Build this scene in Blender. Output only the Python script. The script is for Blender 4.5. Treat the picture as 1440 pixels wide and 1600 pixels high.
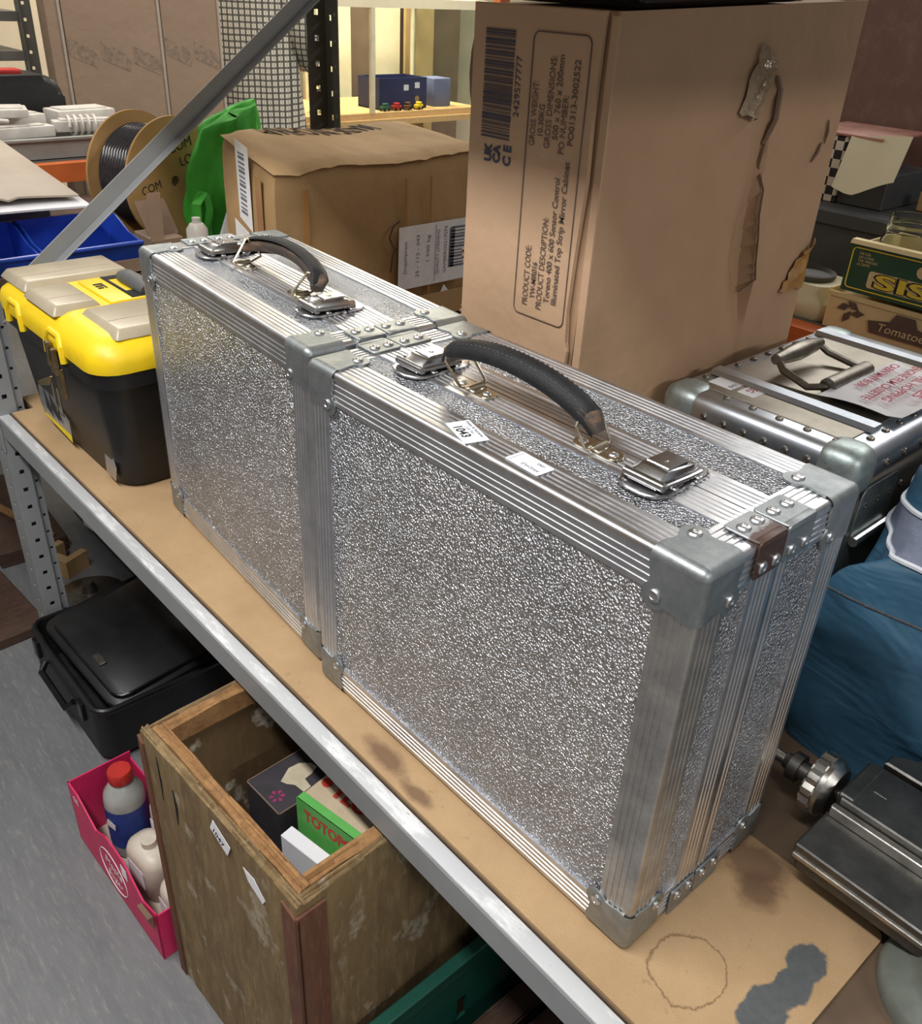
import bpy, bmesh, math, random
from mathutils import Vector, Matrix, Euler

random.seed(7)
for _o in list(bpy.data.objects):
    bpy.data.objects.remove(_o, do_unlink=True)
scene = bpy.context.scene
COL = scene.collection
PI = math.pi

# ------------------------------------------------------------------ camera
# world: x runs along the shelf, y into its depth, z up; shelf top is z = 0, the floor is z = -0.58
FLOOR = -0.58
cam_d = bpy.data.cameras.new('camera')
cam = bpy.data.objects.new('camera', cam_d)
COL.objects.link(cam)
cam_d.sensor_fit = 'HORIZONTAL'
cam_d.sensor_width = 36.0
cam_d.lens = 36.0 * 1399.8 / 1440.0
cam_d.clip_start = 0.02
cam.matrix_world = (Matrix.Translation((0.2611, -0.4789, 0.7793)) @ Matrix.Rotation(0.82192, 4, 'Z')
                    @ Matrix.Rotation(1.03523, 4, 'X') @ Matrix.Rotation(0.05174, 4, 'Z'))
scene.camera = cam

# ------------------------------------------------------------------ world, lights, exposure
world = bpy.data.worlds.new('room_air')
scene.world = world
world.use_nodes = True
_bg = world.node_tree.nodes['Background']
_bg.inputs[0].default_value = (0.97, 0.98, 1.0, 1)
_bg.inputs[1].default_value = 0.38


def area(name, loc, sx, sy, power, col=(1, 1, 1), rz=0.0):
    d = bpy.data.lights.new(name, 'AREA')
    d.shape = 'RECTANGLE'
    d.size, d.size_y = sx, sy
    d.energy = power
    d.color = col
    o = bpy.data.objects.new(name, d)
    o.location = loc
    o.rotation_euler = (0, 0, rz)
    COL.objects.link(o)
    return o


area('aisle_ceiling_light', (-0.45, -0.86, 2.0), 2.4, 0.16, 70, (1.0, 0.98, 0.95))
area('aisle_ceiling_light', (2.95, -0.25, 1.95), 0.3, 1.6, 72, (1.0, 0.97, 0.92))
area('hall_and_fill_light', (-3.2, 0.6, 2.0), 1.4, 0.3, 34, (1.0, 0.92, 0.8), 0.4)
area('hall_and_fill_light', (-4.3, 2.9, 2.0), 1.4, 0.3, 120, (1.0, 0.9, 0.7), 0.4)
area('hall_and_fill_light', (-0.9, 2.7, 2.0), 2.8, 0.5, 60, (1.0, 0.97, 0.92))  # added fill lamp, unseen, brightening the case tops from behind

vs = scene.view_settings
scene.display_settings.display_device = 'sRGB'
vs.view_transform = 'Standard'
vs.look = 'None'
vs.exposure = 0.0
vs.gamma = 1.0
vs.use_curve_mapping = False


# ------------------------------------------------------------------ materials
def srgb(h):
    h = h.lstrip('#')
    v = [int(h[i:i + 2], 16) / 255 for i in (0, 2, 4)]
    return tuple((c / 12.92 if c <= 0.04045 else ((c + 0.055) / 1.055) ** 2.4) for c in v) + (1.0,)


class NT:
    """tiny helper around a material's node tree"""

    def __init__(self, name):
        self.m = bpy.data.materials.new(name)
        self.m.use_nodes = True
        self.t = self.m.node_tree
        self.b = self.t.nodes['Principled BSDF']
        self._tc = None

    def node(self, typ, **kw):
        n = self.t.nodes.new(typ)
        for k, v in kw.items():
            setattr(n, k, v)
        return n

    def link(self, a, b):
        self.t.links.new(a, b)

    def put(self, sock, v):
        if isinstance(v, bpy.types.NodeSocket):
            self.link(v, sock)
        else:
            sock.default_value = v

    def co(self, scale=(1, 1, 1), loc=(0, 0, 0), rot=(0, 0, 0)):
        if self._tc is None:
            self._tc = self.node('ShaderNodeTexCoord')
        mp = self.node('ShaderNodeMapping')
        mp.inputs['Scale'].default_value = scale
        mp.inputs['Location'].default_value = loc
        mp.inputs['Rotation'].default_value = rot
        self.link(self._tc.outputs['Object'], mp.inputs['Vector'])
        return mp.outputs[0]

    def noise(self, scale, detail=4, rough=0.55, vec=None, dist=0.0):
        n = self.node('ShaderNodeTexNoise')
        n.inputs['Scale'].default_value = scale
        n.inputs['Detail'].default_value = detail
        n.inputs['Roughness'].default_value = rough
        n.inputs['Distortion'].default_value = dist
        self.link(vec if vec is not None else self.co(), n.inputs['Vector'])
        return n.outputs['Fac']

    def ramp(self, fac, lo, hi, c0=(0, 0, 0, 1), c1=(1, 1, 1, 1)):
        r = self.node('ShaderNodeValToRGB')
        r.color_ramp.elements[0].position = lo
        r.color_ramp.elements[1].position = hi
        r.color_ramp.elements[0].color = c0
        r.color_ramp.elements[1].color = c1
        self.link(fac, r.inputs[0])
        return r.outputs[0]

    def mix(self, fac, a, b):
        n = self.node('ShaderNodeMix', data_type='RGBA')
        self.put(n.inputs[0], fac)
        self.put(n.inputs[6], a)
        self.put(n.inputs[7], b)
        return n.outputs[2]

    def math(self, op, a, b=0.0, c=0.0):
        n = self.node('ShaderNodeMath', operation=op)
        self.put(n.inputs[0], a)
        self.put(n.inputs[1], b)
        self.put(n.inputs[2], c)
        return n.outputs[0]

    def sep(self, vec=None):
        n = self.node('ShaderNodeSeparateXYZ')
        self.link(vec if vec is not None else self.co(), n.inputs[0])
        return n.outputs

    def bump(self, h, strength=0.5, dist=0.001, normal=None):
        n = self.node('ShaderNodeBump')
        n.inputs['Strength'].default_value = strength
        n.inputs['Distance'].default_value = dist
        self.link(h, n.inputs['Height'])
        if normal is not None:
            self.link(normal, n.inputs['Normal'])
        return n.outputs[0]

    def done(self, color=None, rough=None, metal=None, normal=None, **kw):
        if color is not None:
            self.put(self.b.inputs['Base Color'], color)
        if rough is not None:
            self.put(self.b.inputs['Roughness'], rough)
        if metal is not None:
            self.put(self.b.inputs['Metallic'], metal)
        if normal is not None:
            self.link(normal, self.b.inputs['Normal'])
        for k, v in kw.items():
            self.put(self.b.inputs[k], v)
        return self.m


def pm(name, c1, c2=None, scale=12.0, rough=0.6, metal=0.0, bump=0.0, bscale=150.0, stretch=(1, 1, 1),
       lo=0.35, hi=0.68, detail=5, bdist=0.001, **kw):
    """plain procedural material: two tones of the thing's own colour mixed by noise, fine relief"""
    n = NT(name)
    c1 = srgb(c1)
    c2 = srgb(c2) if c2 else tuple(x * 0.82 for x in c1[:3]) + (1,)
    v = n.co(stretch)
    f = n.ramp(n.noise(scale, detail, 0.6, v), lo, hi)
    col = n.mix(f, c1, c2)
    nr = n.bump(n.noise(bscale, 3, 0.6, v), bump, bdist) if bump else None
    return n.done(col, rough, metal, nr, **kw)


def mat_stucco():
    n = NT('stucco_aluminium')
    v = n.co()
    w = n.noise(330, 2, 0.5, v, 0.8)
    vo = n.node('ShaderNodeTexVoronoi', feature='SMOOTH_F1')
    vo.inputs['Scale'].default_value = 380
    vo.inputs['Smoothness'].default_value = 0.35
    n.link(v, vo.inputs['Vector'])
    h = n.math('ADD', n.math('MULTIPLY', w, 1.3), vo.outputs['Distance'])
    nr = n.bump(h, 1.0, 0.0034)
    f = n.ramp(n.noise(7, 5, 0.65, v), 0.35, 0.7)
    col = n.mix(f, srgb('#bcbfc5'), srgb('#a2a6ad'))
    sm = n.math('MULTIPLY_ADD', n.noise(4, 4, 0.6, v), 0.2, 0.22)
    return n.done(col, sm, 1.0, nr)


def mat_brushed(name, c1, c2, rough=0.32, scale=40, stretch=(1, 1, 1), bump=0.15):
    n = NT(name)
    v = n.co(stretch)
    f = n.ramp(n.noise(scale, 6, 0.7, v), 0.3, 0.72)
    col = n.mix(f, srgb(c1), srgb(c2))
    rg = n.math('MULTIPLY_ADD', n.noise(9, 4, 0.6), 0.3, rough - 0.12)
    nr = n.bump(n.noise(scale * 6, 3, 0.6, v), bump, 0.0006)
    return n.done(col, rg, 1.0, nr)


def mat_galv(name, c1, c2, rust=None, rust_dir=None):
    n = NT(name)
    f = n.ramp(n.noise(55, 6, 0.7), 0.32, 0.7)
    col = n.mix(f, srgb(c1), srgb(c2))
    metal = 0.85
    if rust:
        x, y, z = n.sep()
        m = n.math('ADD', n.math('MULTIPLY', n.math('SUBTRACT', x, rust_dir[0]), rust_dir[1]), n.noise(70, 5, 0.65))
        fac = n.ramp(m, 0.55, 0.75)
        col = n.mix(fac, col, n.mix(n.noise(140, 4), srgb(rust), srgb('#3a2820')))
        metal = n.math('SUBTRACT', 0.85, n.math('MULTIPLY', fac, 0.8))
    nr = n.bump(n.noise(300, 4, 0.7), 0.25, 0.0005)
    rg = n.math('MULTIPLY_ADD', n.noise(25, 4), 0.25, 0.33)
    return n.done(col, rg, metal, nr)


def mat_cardboard(name, c1, c2, ribs=None, scale=5.0):
    n = NT(name)
    f = n.ramp(n.noise(scale, 6, 0.62), 0.3, 0.72)
    col = n.mix(f, srgb(c1), srgb(c2))
    fine = n.noise(420, 3, 0.7)
    col = n.mix(n.math('MULTIPLY', fine, 0.22), col, tuple(c * 0.6 for c in srgb(c2)[:3]) + (1,))
    h = n.math('MULTIPLY', n.noise(9, 4, 0.6), 3.0)
    if ribs:
        wv = n.node('ShaderNodeTexWave', wave_type='BANDS', bands_direction=ribs)
        wv.inputs['Scale'].default_value = 55
        wv.inputs['Distortion'].default_value = 0.6
        n.link(n.co(), wv.inputs['Vector'])
        h = n.math('ADD', h, n.math('MULTIPLY', wv.outputs['Fac'], 0.10))
    nr = n.bump(h, 0.5, 0.003)
    return n.done(col, 0.82, 0.0, nr, **{'Specular IOR Level': 0.25})


def mat_ply(name, c1, c2, c3, stretch, rough=0.75, white=0.0):
    n = NT(name)
    v = n.co(stretch)
    f = n.ramp(n.noise(9, 8, 0.65, v, 0.6), 0.28, 0.74)
    col = n.mix(f, srgb(c1), srgb(c2))
    g = n.ramp(n.noise(30, 6, 0.7, v, 0.3), 0.5, 0.8)
    col = n.mix(g, col, srgb(c3))
    if white:
        w = n.ramp(n.noise(16, 4, 0.55, n.co((1, 1, 0.7), (3, 1, 2))), 0.6, 0.64)
        w = n.math('MULTIPLY', w, n.ramp(n.noise(90, 3, 0.6), 0.3, 0.6))
        col = n.mix(n.math('MULTIPLY', w, white), col, srgb('#cfc8b8'))
    nr = n.bump(n.noise(60, 6, 0.7, v), 0.5, 0.0012)
    return n.done(col, rough, 0.0, nr, **{'Specular IOR Level': 0.3})


def mat_glass(name, col='#dfeee6', rough=0.02, alpha=0.18):
    n = NT(name)
    f = n.noise(8, 3)
    n.done(n.mix(f, srgb(col), (1, 1, 1, 1)), rough, 0.0)
    n.b.inputs['Transmission Weight'].default_value = 1.0
    n.b.inputs['IOR'].default_value = 1.12
    return n.m


MT = {}


def getm(k):
    return MT[k]


# ------------------------------------------------------------------ mesh helpers
class G:
    """collects shapes in one bmesh"""

    def __init__(self):
        self.bm = bmesh.new()

    def _xf(self, verts, M):
        if M is not None:
            for v in verts:
                v.co = M @ v.co

    def box(self, x0, x1, y0, y1, z0, z1, bev=0.0, seg=1, M=None):
        bm = self.bm
        c = [(x0, y0, z0), (x1, y0, z0), (x1, y1, z0), (x0, y1, z0), (x0, y0, z1), (x1, y0, z1), (x1, y1, z1), (x0, y1, z1)]
        vs_ = [bm.verts.new(p) for p in c]
        fs = [bm.faces.new([vs_[i] for i in q]) for q in
              ((3, 2, 1, 0), (4, 5, 6, 7), (0, 1, 5, 4), (1, 2, 6, 5), (2, 3, 7, 6), (3, 0, 4, 7))]
        allv = set(vs_)
        if bev:
            es = list({e for f in fs for e in f.edges})
            r = bmesh.ops.bevel(bm, geom=es, offset=bev, segments=seg, profile=0.5, affect='EDGES', clamp_overlap=True)
            allv = {v for v in allv if v.is_valid} | {v for v in r['verts'] if v.is_valid}
            for f in r['faces']:
                allv |= set(f.verts)
        self._xf(allv, M)
        return self

    def hull8(self, pts, bev=0.0, seg=1):
        """box with eight free corners, bottom four then top four, both counter-clockwise"""
        bm = self.bm
        vs_ = [bm.verts.new(p) for p in pts]
        fs = [bm.faces.new([vs_[i] for i in q]) for q in
              ((3, 2, 1, 0), (4, 5, 6, 7), (0, 1, 5, 4), (1, 2, 6, 5), (2, 3, 7, 6), (3, 0, 4, 7))]
        if bev:
            es = list({e for f in fs for e in f.edges})
            bmesh.ops.bevel(bm, geom=es, offset=bev, segments=seg, profile=0.5, affect='EDGES', clamp_overlap=True)
        return self

    def prism(self, poly, z0, z1, M=None, bev=0.0, seg=1):
        bm = self.bm
        a = [bm.verts.new((x, y, z0)) for x, y in poly]
        b = [bm.verts.new((x, y, z1)) for x, y in poly]
        n = len(poly)
        fs = [bm.faces.new(a[::-1]), bm.faces.new(b)]
        for i in range(n):
            fs.append(bm.faces.new((a[i], a[(i + 1) % n], b[(i + 1) % n], b[i])))
        allv = set(a + b)
        if bev:
            es = list(fs[1].edges) + list(fs[0].edges)
            r = bmesh.ops.bevel(bm, geom=es, offset=bev, segments=seg, profile=0.5, affect='EDGES', clamp_overlap=True)
            allv = {v for v in allv if v.is_valid} | {v for v in r['verts'] if v.is_valid}
            for f in r['faces']:
                allv |= set(f.verts)
        self._xf(allv, M)
        return self

    def tube(self, pts, r, n=8, closed=False, cap=True, flat=1.0, up=None):
        bm = self.bm
        pts = [Vector(p) for p in pts]
        N = len(pts)
        rs = r if isinstance(r, (list, tuple)) else [r] * N
        rings = []
        nrm = None
        for i, p in enumerate(pts):
            if closed:
                t = pts[(i + 1) % N] - pts[i - 1]
            else:
                t = pts[min(i + 1, N - 1)] - pts[max(i - 1, 0)]
            t = t.normalized() if t.length > 1e-9 else Vector((0, 0, 1))
            if nrm is None:
                a = Vector(up) if up else (Vector((0, 0, 1)) if abs(t.z) < 0.9 else Vector((1, 0, 0)))
                nrm = (a - t * a.dot(t)).normalized()
            else:
                nrm = (nrm - t * nrm.dot(t))
                nrm = nrm.normalized() if nrm.length > 1e-6 else t.orthogonal().normalized()
            bi = t.cross(nrm)
            ring = []
            for k in range(n):
                a = 2 * PI * k / n
                ring.append(bm.verts.new(p + (nrm * math.cos(a) * flat + bi * math.sin(a)) * rs[i]))
            rings.append(ring)
        M_ = N if closed else N - 1
        for i in range(M_):
            a, b = rings[i], rings[(i + 1) % N]
            for k in range(n):
                bm.faces.new((a[k], a[(k + 1) % n], b[(k + 1) % n], b[k]))
        if cap and not closed:
            bm.faces.new(rings[0][::-1])
            bm.faces.new(rings[-1])
        return self

    def cyl(self, p0, p1, r0, r1=None, n=16):
        return self.tube([p0, p1], [r0, r0 if r1 is None else r1], n)

    def lathe(self, prof, n=24, M=None, close_ends=True):
        bm = self.bm
        rings = []
        newv = []
        for r, z in prof:
            if r < 1e-6:
                v = bm.verts.new((0, 0, z))
                rings.append([v])
                newv.append(v)
            else:
                ring = [bm.verts.new((r * math.cos(2 * PI * k / n), r * math.sin(2 * PI * k / n), z)) for k in range(n)]
                rings.append(ring)
                newv += ring
        for a, b in zip(rings, rings[1:]):
            for k in range(n):
                k2 = (k + 1) % n
                if len(a) == 1 and len(b) == 1:
                    continue
                if len(a) == 1:
                    bm.faces.new((a[0], b[k2], b[k]))
                elif len(b) == 1:
                    bm.faces.new((a[k], a[k2], b[0]))
                else:
                    bm.faces.new((a[k], a[k2], b[k2], b[k]))
        if close_ends:
            for ring, rev in ((rings[0], True), (rings[-1], False)):
                if len(ring) > 1:
                    bm.faces.new(ring[::-1] if rev else ring)
        self._xf(newv, M)
        return self

    def grid(self, fn, nu, nv, thick=0.0):
        """surface fn(u, v) for u, v in 0..1, given a thickness"""
        bm = self.bm
        vs_ = [[bm.verts.new(fn(i / nu, j / nv)) for j in range(nv + 1)] for i in range(nu + 1)]
        fs = []
        for i in range(nu):
            for j in range(nv):
                fs.append(bm.faces.new((vs_[i][j], vs_[i + 1][j], vs_[i + 1][j + 1], vs_[i][j + 1])))
        if thick:
            bmesh.ops.recalc_face_normals(bm, faces=fs)
            bmesh.ops.solidify(bm, geom=fs, thickness=thick)
        return self

    def plates(self, quads, thick):
        """flat faces (lists of points), welded and given a thickness"""
        bm = self.bm
        fs = []
        vv = []
        for q in quads:
            w = [bm.verts.new(p) for p in q]
            vv += w
            fs.append(bm.faces.new(w))
        bmesh.ops.remove_doubles(bm, verts=vv, dist=1e-5)
        fs = [f for f in fs if f.is_valid]
        bmesh.ops.solidify(bm, geom=fs, thickness=thick)
        return self

    def ell(self, c, r, n=12, m=8, M=None):
        prof = [(math.sin(PI * i / m), -math.cos(PI * i / m)) for i in range(m + 1)]
        prof[0] = (0, -1)
        prof[-1] = (0, 1)
        T = Matrix.Translation(c) @ Matrix.Diagonal((r[0], r[1], r[2], 1))
        if M is not None:
            T = M @ T
        return self.lathe(prof, n, T, False)


def obj(name, g, mat=None, parent=None, loc=(0, 0, 0), rot=(0, 0, 0), ang=35, smooth=True, size=1.0):
    bm = g.bm
    bmesh.ops.recalc_face_normals(bm, faces=bm.faces[:])
    if smooth:
        lim = math.radians(ang)
        for f in bm.faces:
            f.smooth = True
        for e in bm.edges:
            if len(e.link_faces) == 2:
                if e.calc_face_angle(0) > lim:
                    e.smooth = False
            else:
                e.smooth = False
    me = bpy.data.meshes.new(name)
    bm.to_mesh(me)
    bm.free()
    if mat is not None:
        me.materials.append(MT[mat] if isinstance(mat, str) else mat)
    o = bpy.data.objects.new(name, me)
    COL.objects.link(o)
    o.location = loc
    o.rotation_euler = rot
    o.scale = (size, size, size)
    if parent is not None:
        o.parent = parent
    return o


def inst(src, parent=None, M=None, name=None):
    """another object on the same mesh"""
    o = bpy.data.objects.new(name or src.name.split('.')[0], src.data)
    COL.objects.link(o)
    o.parent = parent
    if M is not None:
        o.matrix_local = M
    return o


def tag(o, label, cat, group=None, kind=None):
    o['label'] = label
    o['category'] = cat
    if group:
        o['group'] = group
    if kind:
        o['kind'] = kind
    return o


def thing(name, label, cat, loc=(0, 0, 0), rz=0.0, group=None, rot=None, size=1.0):
    o = bpy.data.objects.new(name, None)
    o.empty_display_size = 0.05
    COL.objects.link(o)
    o.location = loc
    o.rotation_euler = rot if rot else (0, 0, rz)
    o.scale = (size, size, size)
    return tag(o, label, cat, group)


def struct(o):
    o['kind'] = 'structure'
    return o


def axes(o, x, y):
    """matrix whose X and Y axes are the given directions (letters read along X, stand along Y)"""
    x = Vector(x).normalized()
    z = x.cross(Vector(y)).normalized()
    y = z.cross(x)
    return Matrix(((x.x, y.x, z.x, o[0]), (x.y, y.y, z.y, o[1]), (x.z, y.z, z.z, o[2]), (0, 0, 0, 1)))


def text(s, size, M, mat, parent, name='lettering', bold=0.0, align='LEFT', sx=1.0, shear=0.0, ext=0.0001, space=1.0, fit=None):
    cu = bpy.data.curves.new('t', 'FONT')
    cu.body = s
    cu.size = size
    cu.offset = bold
    cu.align_x = align
    cu.shear = shear
    cu.extrude = ext
    cu.space_character = space
    cu.resolution_u = 3
    t = bpy.data.objects.new('t', cu)
    COL.objects.link(t)
    dg = bpy.context.evaluated_depsgraph_get()
    me = bpy.data.meshes.new_from_object(t.evaluated_get(dg))
    bpy.data.objects.remove(t, do_unlink=True)
    bpy.data.curves.remove(cu)
    if fit:
        xs = [v.co.x for v in me.vertices]
        sx = fit / (max(xs) - min(xs))
    me.name = name
    me.materials.clear()
    me.materials.append(MT[mat])
    o = bpy.data.objects.new(name, me)
    COL.objects.link(o)
    o.parent = parent
    o.matrix_local = M @ Matrix.Diagonal((sx, 1, 1, 1))
    return o


def flatpoly(name, pts, M, mat, parent, t=0.0004):
    g = G()
    g.prism(pts, 0, t, M)
    return obj(name, g, mat, parent, smooth=False)


def barcode(parent, M, w, h, mat, n=34, seed=1):
    rnd = random.Random(seed)
    g = G()
    x = 0.0
    tot = []
    for i in range(n):
        a, b = rnd.choice((1, 1, 2, 3)), rnd.choice((1, 2, 2))
        tot.append((a, b))
    k = w / sum(a + b for a, b in tot)
    for a, b in tot:
        g.box(x, x + a * k, 0, h, 0, 0.0003, M=M)
        x += (a + b) * k
    return obj('barcode', g, mat, parent, smooth=False)


def rrect(w, h, r, n=4, cx=0.0, cy=0.0):
    p = []
    for sx_, sy_, a0 in ((1, -1, -PI / 2), (1, 1, 0), (-1, 1, PI / 2), (-1, -1, PI)):
        for i in range(n + 1):
            a = a0 + PI / 2 * i / n
            p.append((cx + sx_ * (w / 2 - r) + r * math.cos(a), cy + sy_ * (h / 2 - r) + r * math.sin(a)))
    return p


def arc(cx, cy, r, a0, a1, n=6):
    return [(cx + r * math.cos(a0 + (a1 - a0) * i / n), cy + r * math.sin(a0 + (a1 - a0) * i / n)) for i in range(n + 1)]


def rivet_mesh(r=0.005, h=0.002, n=12):
    g = G()
    g.lathe([(r, 0), (r, h * 0.35), (r * 0.8, h * 0.85), (r * 0.45, h), (r * 0.38, h * 0.72), (0, h * 0.7)], n)
    return g

# ------------------------------------------------------------------ material table
def build_materials():
    m = MT
    m['stucco'] = mat_stucco()
    m['trim'] = mat_brushed('grooved_aluminium', '#e2e2e4', '#bfc1c6', 0.34, 25, (1, 1, 1), 0.1)
    m['trim_old'] = mat_brushed('worn_aluminium', '#d6d4d0', '#a8a6a4', 0.4, 30, (1, 1, 1), 0.2)
    m['galv'] = mat_galv('galvanised_steel', '#a3a8aa', '#868d90')
    m['strap_rust'] = mat_galv('rusty_steel', '#a4a6a8', '#8b8f93', '#4f372d', (0.236, 40.0))
    m['rivet'] = mat_brushed('rivet_aluminium', '#d6d7d8', '#b0b2b4', 0.3, 90)
    m['rivet_dark'] = mat_brushed('rivet_steel', '#9a958c', '#6f6a62', 0.35, 90)
    m['chrome'] = mat_brushed('chrome_plate', '#c9c9ca', '#a5a5a8', 0.2, 30, (1, 1, 1), 0.05)
    m['nickel'] = mat_brushed('nickel_wire', '#d8d0bf', '#b8ad98', 0.24, 60, (1, 1, 1), 0.05)
    m['steel_dark'] = mat_brushed('dark_machined_steel', '#7b7a77', '#595856', 0.46, 30, (1, 1, 1), 0.25)
    m['steel_bright'] = mat_brushed('bright_machined_steel', '#c3c1bc', '#98958f', 0.3, 40, (1, 1, 1), 0.2)
    m['grey_casting'] = pm('grey_green_casting_paint', '#6f746c', '#5d625b', 25, 0.4, bump=0.3, bscale=90)
    m['leather'] = pm('black_leather', '#111214', '#1c1c1f', 90, 0.6, bump=0.5, bscale=420, **{'Specular IOR Level': 0.35})
    m['leather_edge'] = pm('worn_brown_leather', '#3a322c', '#85654a', 60, 0.6, stretch=(0.3, 1, 2), bump=0.5, bscale=300, lo=0.5, hi=0.8)
    m['thread'] = pm('dark_thread', '#4a4c50', '#2c2d30', 200, 0.6)
    m['label'] = pm('white_label_paper', '#eeeff2', '#dfe1e6', 30, 0.7)
    m['ink'] = pm('black_ink', '#17181c', '#232427', 40, 0.7)
    m['ink_blue'] = pm('navy_ink', '#39405a', '#2b3148', 40, 0.7)
    m['ink_grey'] = pm('grey_ink', '#74798a', '#5e6373', 40, 0.7)
    m['ink_red'] = pm('red_marker_ink', '#c0405a', '#a83550', 60, 0.7)
    m['print_brown'] = pm('brown_print', '#5a4a42', '#67564d', 60, 0.8)
    m['print_navy'] = pm('dark_blue_print', '#3b3a48', '#474553', 60, 0.8)
    m['white_ink'] = pm('white_print', '#e8e8e6', '#d8d8d4', 40, 0.7)
    m['dark_gap'] = pm('dark_rubber', '#141414', '#1d1d1d', 40, 0.9)
    m['rack'] = pm('grey_rack_paint', '#8f9294', '#85888a', 8, 0.42, bump=0.08, bscale=200)
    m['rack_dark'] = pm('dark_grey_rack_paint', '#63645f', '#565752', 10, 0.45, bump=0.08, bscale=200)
    m['orange'] = pm('orange_beam_paint', '#c8672f', '#b35726', 9, 0.45)

    # scuffed paint on the beam's lip
    n = NT('scuffed_rack_paint')
    f = n.ramp(n.noise(22, 8, 0.72, n.co((0.5, 2, 2))), 0.52, 0.62)
    f2 = n.ramp(n.noise(130, 5, 0.7, n.co((0.4, 1, 1))), 0.66, 0.74)
    col = n.mix(f, srgb('#b4b6b8'), srgb('#d2d3d4'))
    col = n.mix(n.math('MULTIPLY', f2, 0.75), col, srgb('#6d665c'))
    m['rack_worn'] = n.done(col, 0.45, 0.0, n.bump(n.noise(160, 5), 0.2, 0.001))

    # hardboard sheet with its stains and a painted case shadow (object coordinates = metres on the shelf)
    n = NT('stained_shadowed_hardboard')
    f = n.ramp(n.noise(7, 7, 0.65), 0.3, 0.72)
    col = n.mix(f, srgb('#b39671'), srgb('#9c805e'))
    fine = n.noise(800, 4, 0.75)
    col = n.mix(n.ramp(fine, 0.5, 0.8), col, srgb('#86694b'))
    col = n.mix(n.ramp(n.noise(45, 6, 0.7), 0.62, 0.72), col, srgb('#8d6f4e'))
    x, y, z = n.sep()
    wob = n.math('MULTIPLY', n.math('SUBTRACT', n.noise(38, 5, 0.65), 0.5), 0.07)

    def blob(cx, cy, rx, ry, lo, hi, w=None):
        dx = n.math('DIVIDE', n.math('SUBTRACT', x, cx), rx)
        dy = n.math('DIVIDE', n.math('SUBTRACT', y, cy), ry)
        d = n.math('SQRT', n.math('ADD', n.math('MULTIPLY', dx, dx), n.math('MULTIPLY', dy, dy)))
        d = n.math('ADD', d, n.math('MULTIPLY', wob, w if w else 14.0))
        return n.ramp(d, lo, hi, (1, 1, 1, 1), (0, 0, 0, 1)), d

    for (cx, cy, rx, ry) in ((0.118, 0.128, 0.019, 0.026), (0.122, 0.095, 0.016, 0.03), (0.118, 0.055, 0.02, 0.036)):
        b_, _ = blob(cx, cy, rx, ry, 0.86, 1.0)
        col = n.mix(b_, col, n.mix(n.noise(120, 4), srgb('#5b5e5f'), srgb('#434749')))
    for (cx, cy, rx, ry) in ((0.02, 0.185, 0.05, 0.04), (-0.335, -0.022, 0.05, 0.016), (-0.27, -0.03, 0.03, 0.012), (0.045, 0.16, 0.03, 0.03)):  # brown stains; the two beside the near case also paint its shadow
        b_, _ = blob(cx, cy, rx, ry, 0.45, 1.1)
        col = n.mix(n.math('MULTIPLY', b_, 0.75), col, srgb('#5d4433'))
    _, d = blob(0.05, 0.034, 0.036, 0.04, 0, 1, 9.0)
    ring = n.math('ABSOLUTE', n.math('SUBTRACT', d, 0.95))
    col = n.mix(n.ramp(ring, 0.0, 0.05, (0.75, 0.75, 0.75, 1), (0, 0, 0, 1)), col, srgb('#5f4530'))
    nr = n.bump(fine, 0.3, 0.001)
    m['hardboard'] = n.done(col, 0.72, 0.0, nr, **{'Specular IOR Level': 0.35})
    m['chipboard'] = pm('dark_chipboard', '#62503f', '#524234', 14, 0.7, bump=0.3, bscale=200)

    m['carton'] = mat_cardboard('brown_carton', '#b8977a', '#ac8c6d', None)
    m['carton_pale'] = mat_cardboard('pale_brown_carton', '#c0a083', '#b59577', None)
    m['carton_inner'] = mat_cardboard('torn_corrugated_board', '#8a7260', '#6f5a4b')
    m['carton_tan'] = mat_cardboard('tan_carton', '#b5956c', '#a6885f', None)
    m['carton_grey'] = mat_cardboard('greyish_board', '#b9ad9f', '#a99c8e')
    m['carton_dark'] = mat_cardboard('brown_wrapping_board', '#a38b76', '#96806c', None, 2.0)
    n = NT('brown_parcel_tape')
    n.done(n.mix(n.noise(30, 4), srgb('#b08550'), srgb('#9c7443')), 0.25, 0.0, n.bump(n.noise(40, 4), 0.4, 0.002))
    m['tape'] = n.m
    n = NT('crinkled_clear_tape')
    n.done(n.mix(n.noise(40, 4), srgb('#a58f74'), srgb('#8a755d')), 0.16, 0.0, n.bump(n.noise(60, 4, 0.6), 1.0, 0.006))
    m['cleartape'] = n.m

    m['yellow'] = pm('yellow_plastic', '#ecc918', '#d9b112', 30, 0.42, bump=0.25, bscale=160, lo=0.55, hi=0.85)
    m['black_plastic'] = pm('black_plastic', '#111112', '#1a1a1c', 30, 0.45, bump=0.3, bscale=320)
    m['smoke'] = pm('cloudy_clear_plastic', '#b4a892', '#a0957f', 9, 0.3)
    m['grey_grip'] = pm('grey_rubber_grip', '#5c5e60', '#505254', 50, 0.6)
    m['brass'] = mat_brushed('brassy_latch_steel', '#b3a27e', '#84755a', 0.34, 60)
    m['silver_sticker'] = mat_brushed('silver_foil_sticker', '#d5d6da', '#b4b6bb', 0.3, 40)
    m['yellow_ink'] = pm('yellow_print', '#e6cc22', '#d8bd1c', 40, 0.5)
    m['black_case'] = pm('black_vinyl', '#121213', '#1d1d1f', 25, 0.5, bump=0.4, bscale=260)
    m['black_gloss'] = pm('black_moulding', '#0d0d0e', '#161618', 20, 0.28, bump=0.1, bscale=100)

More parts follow.
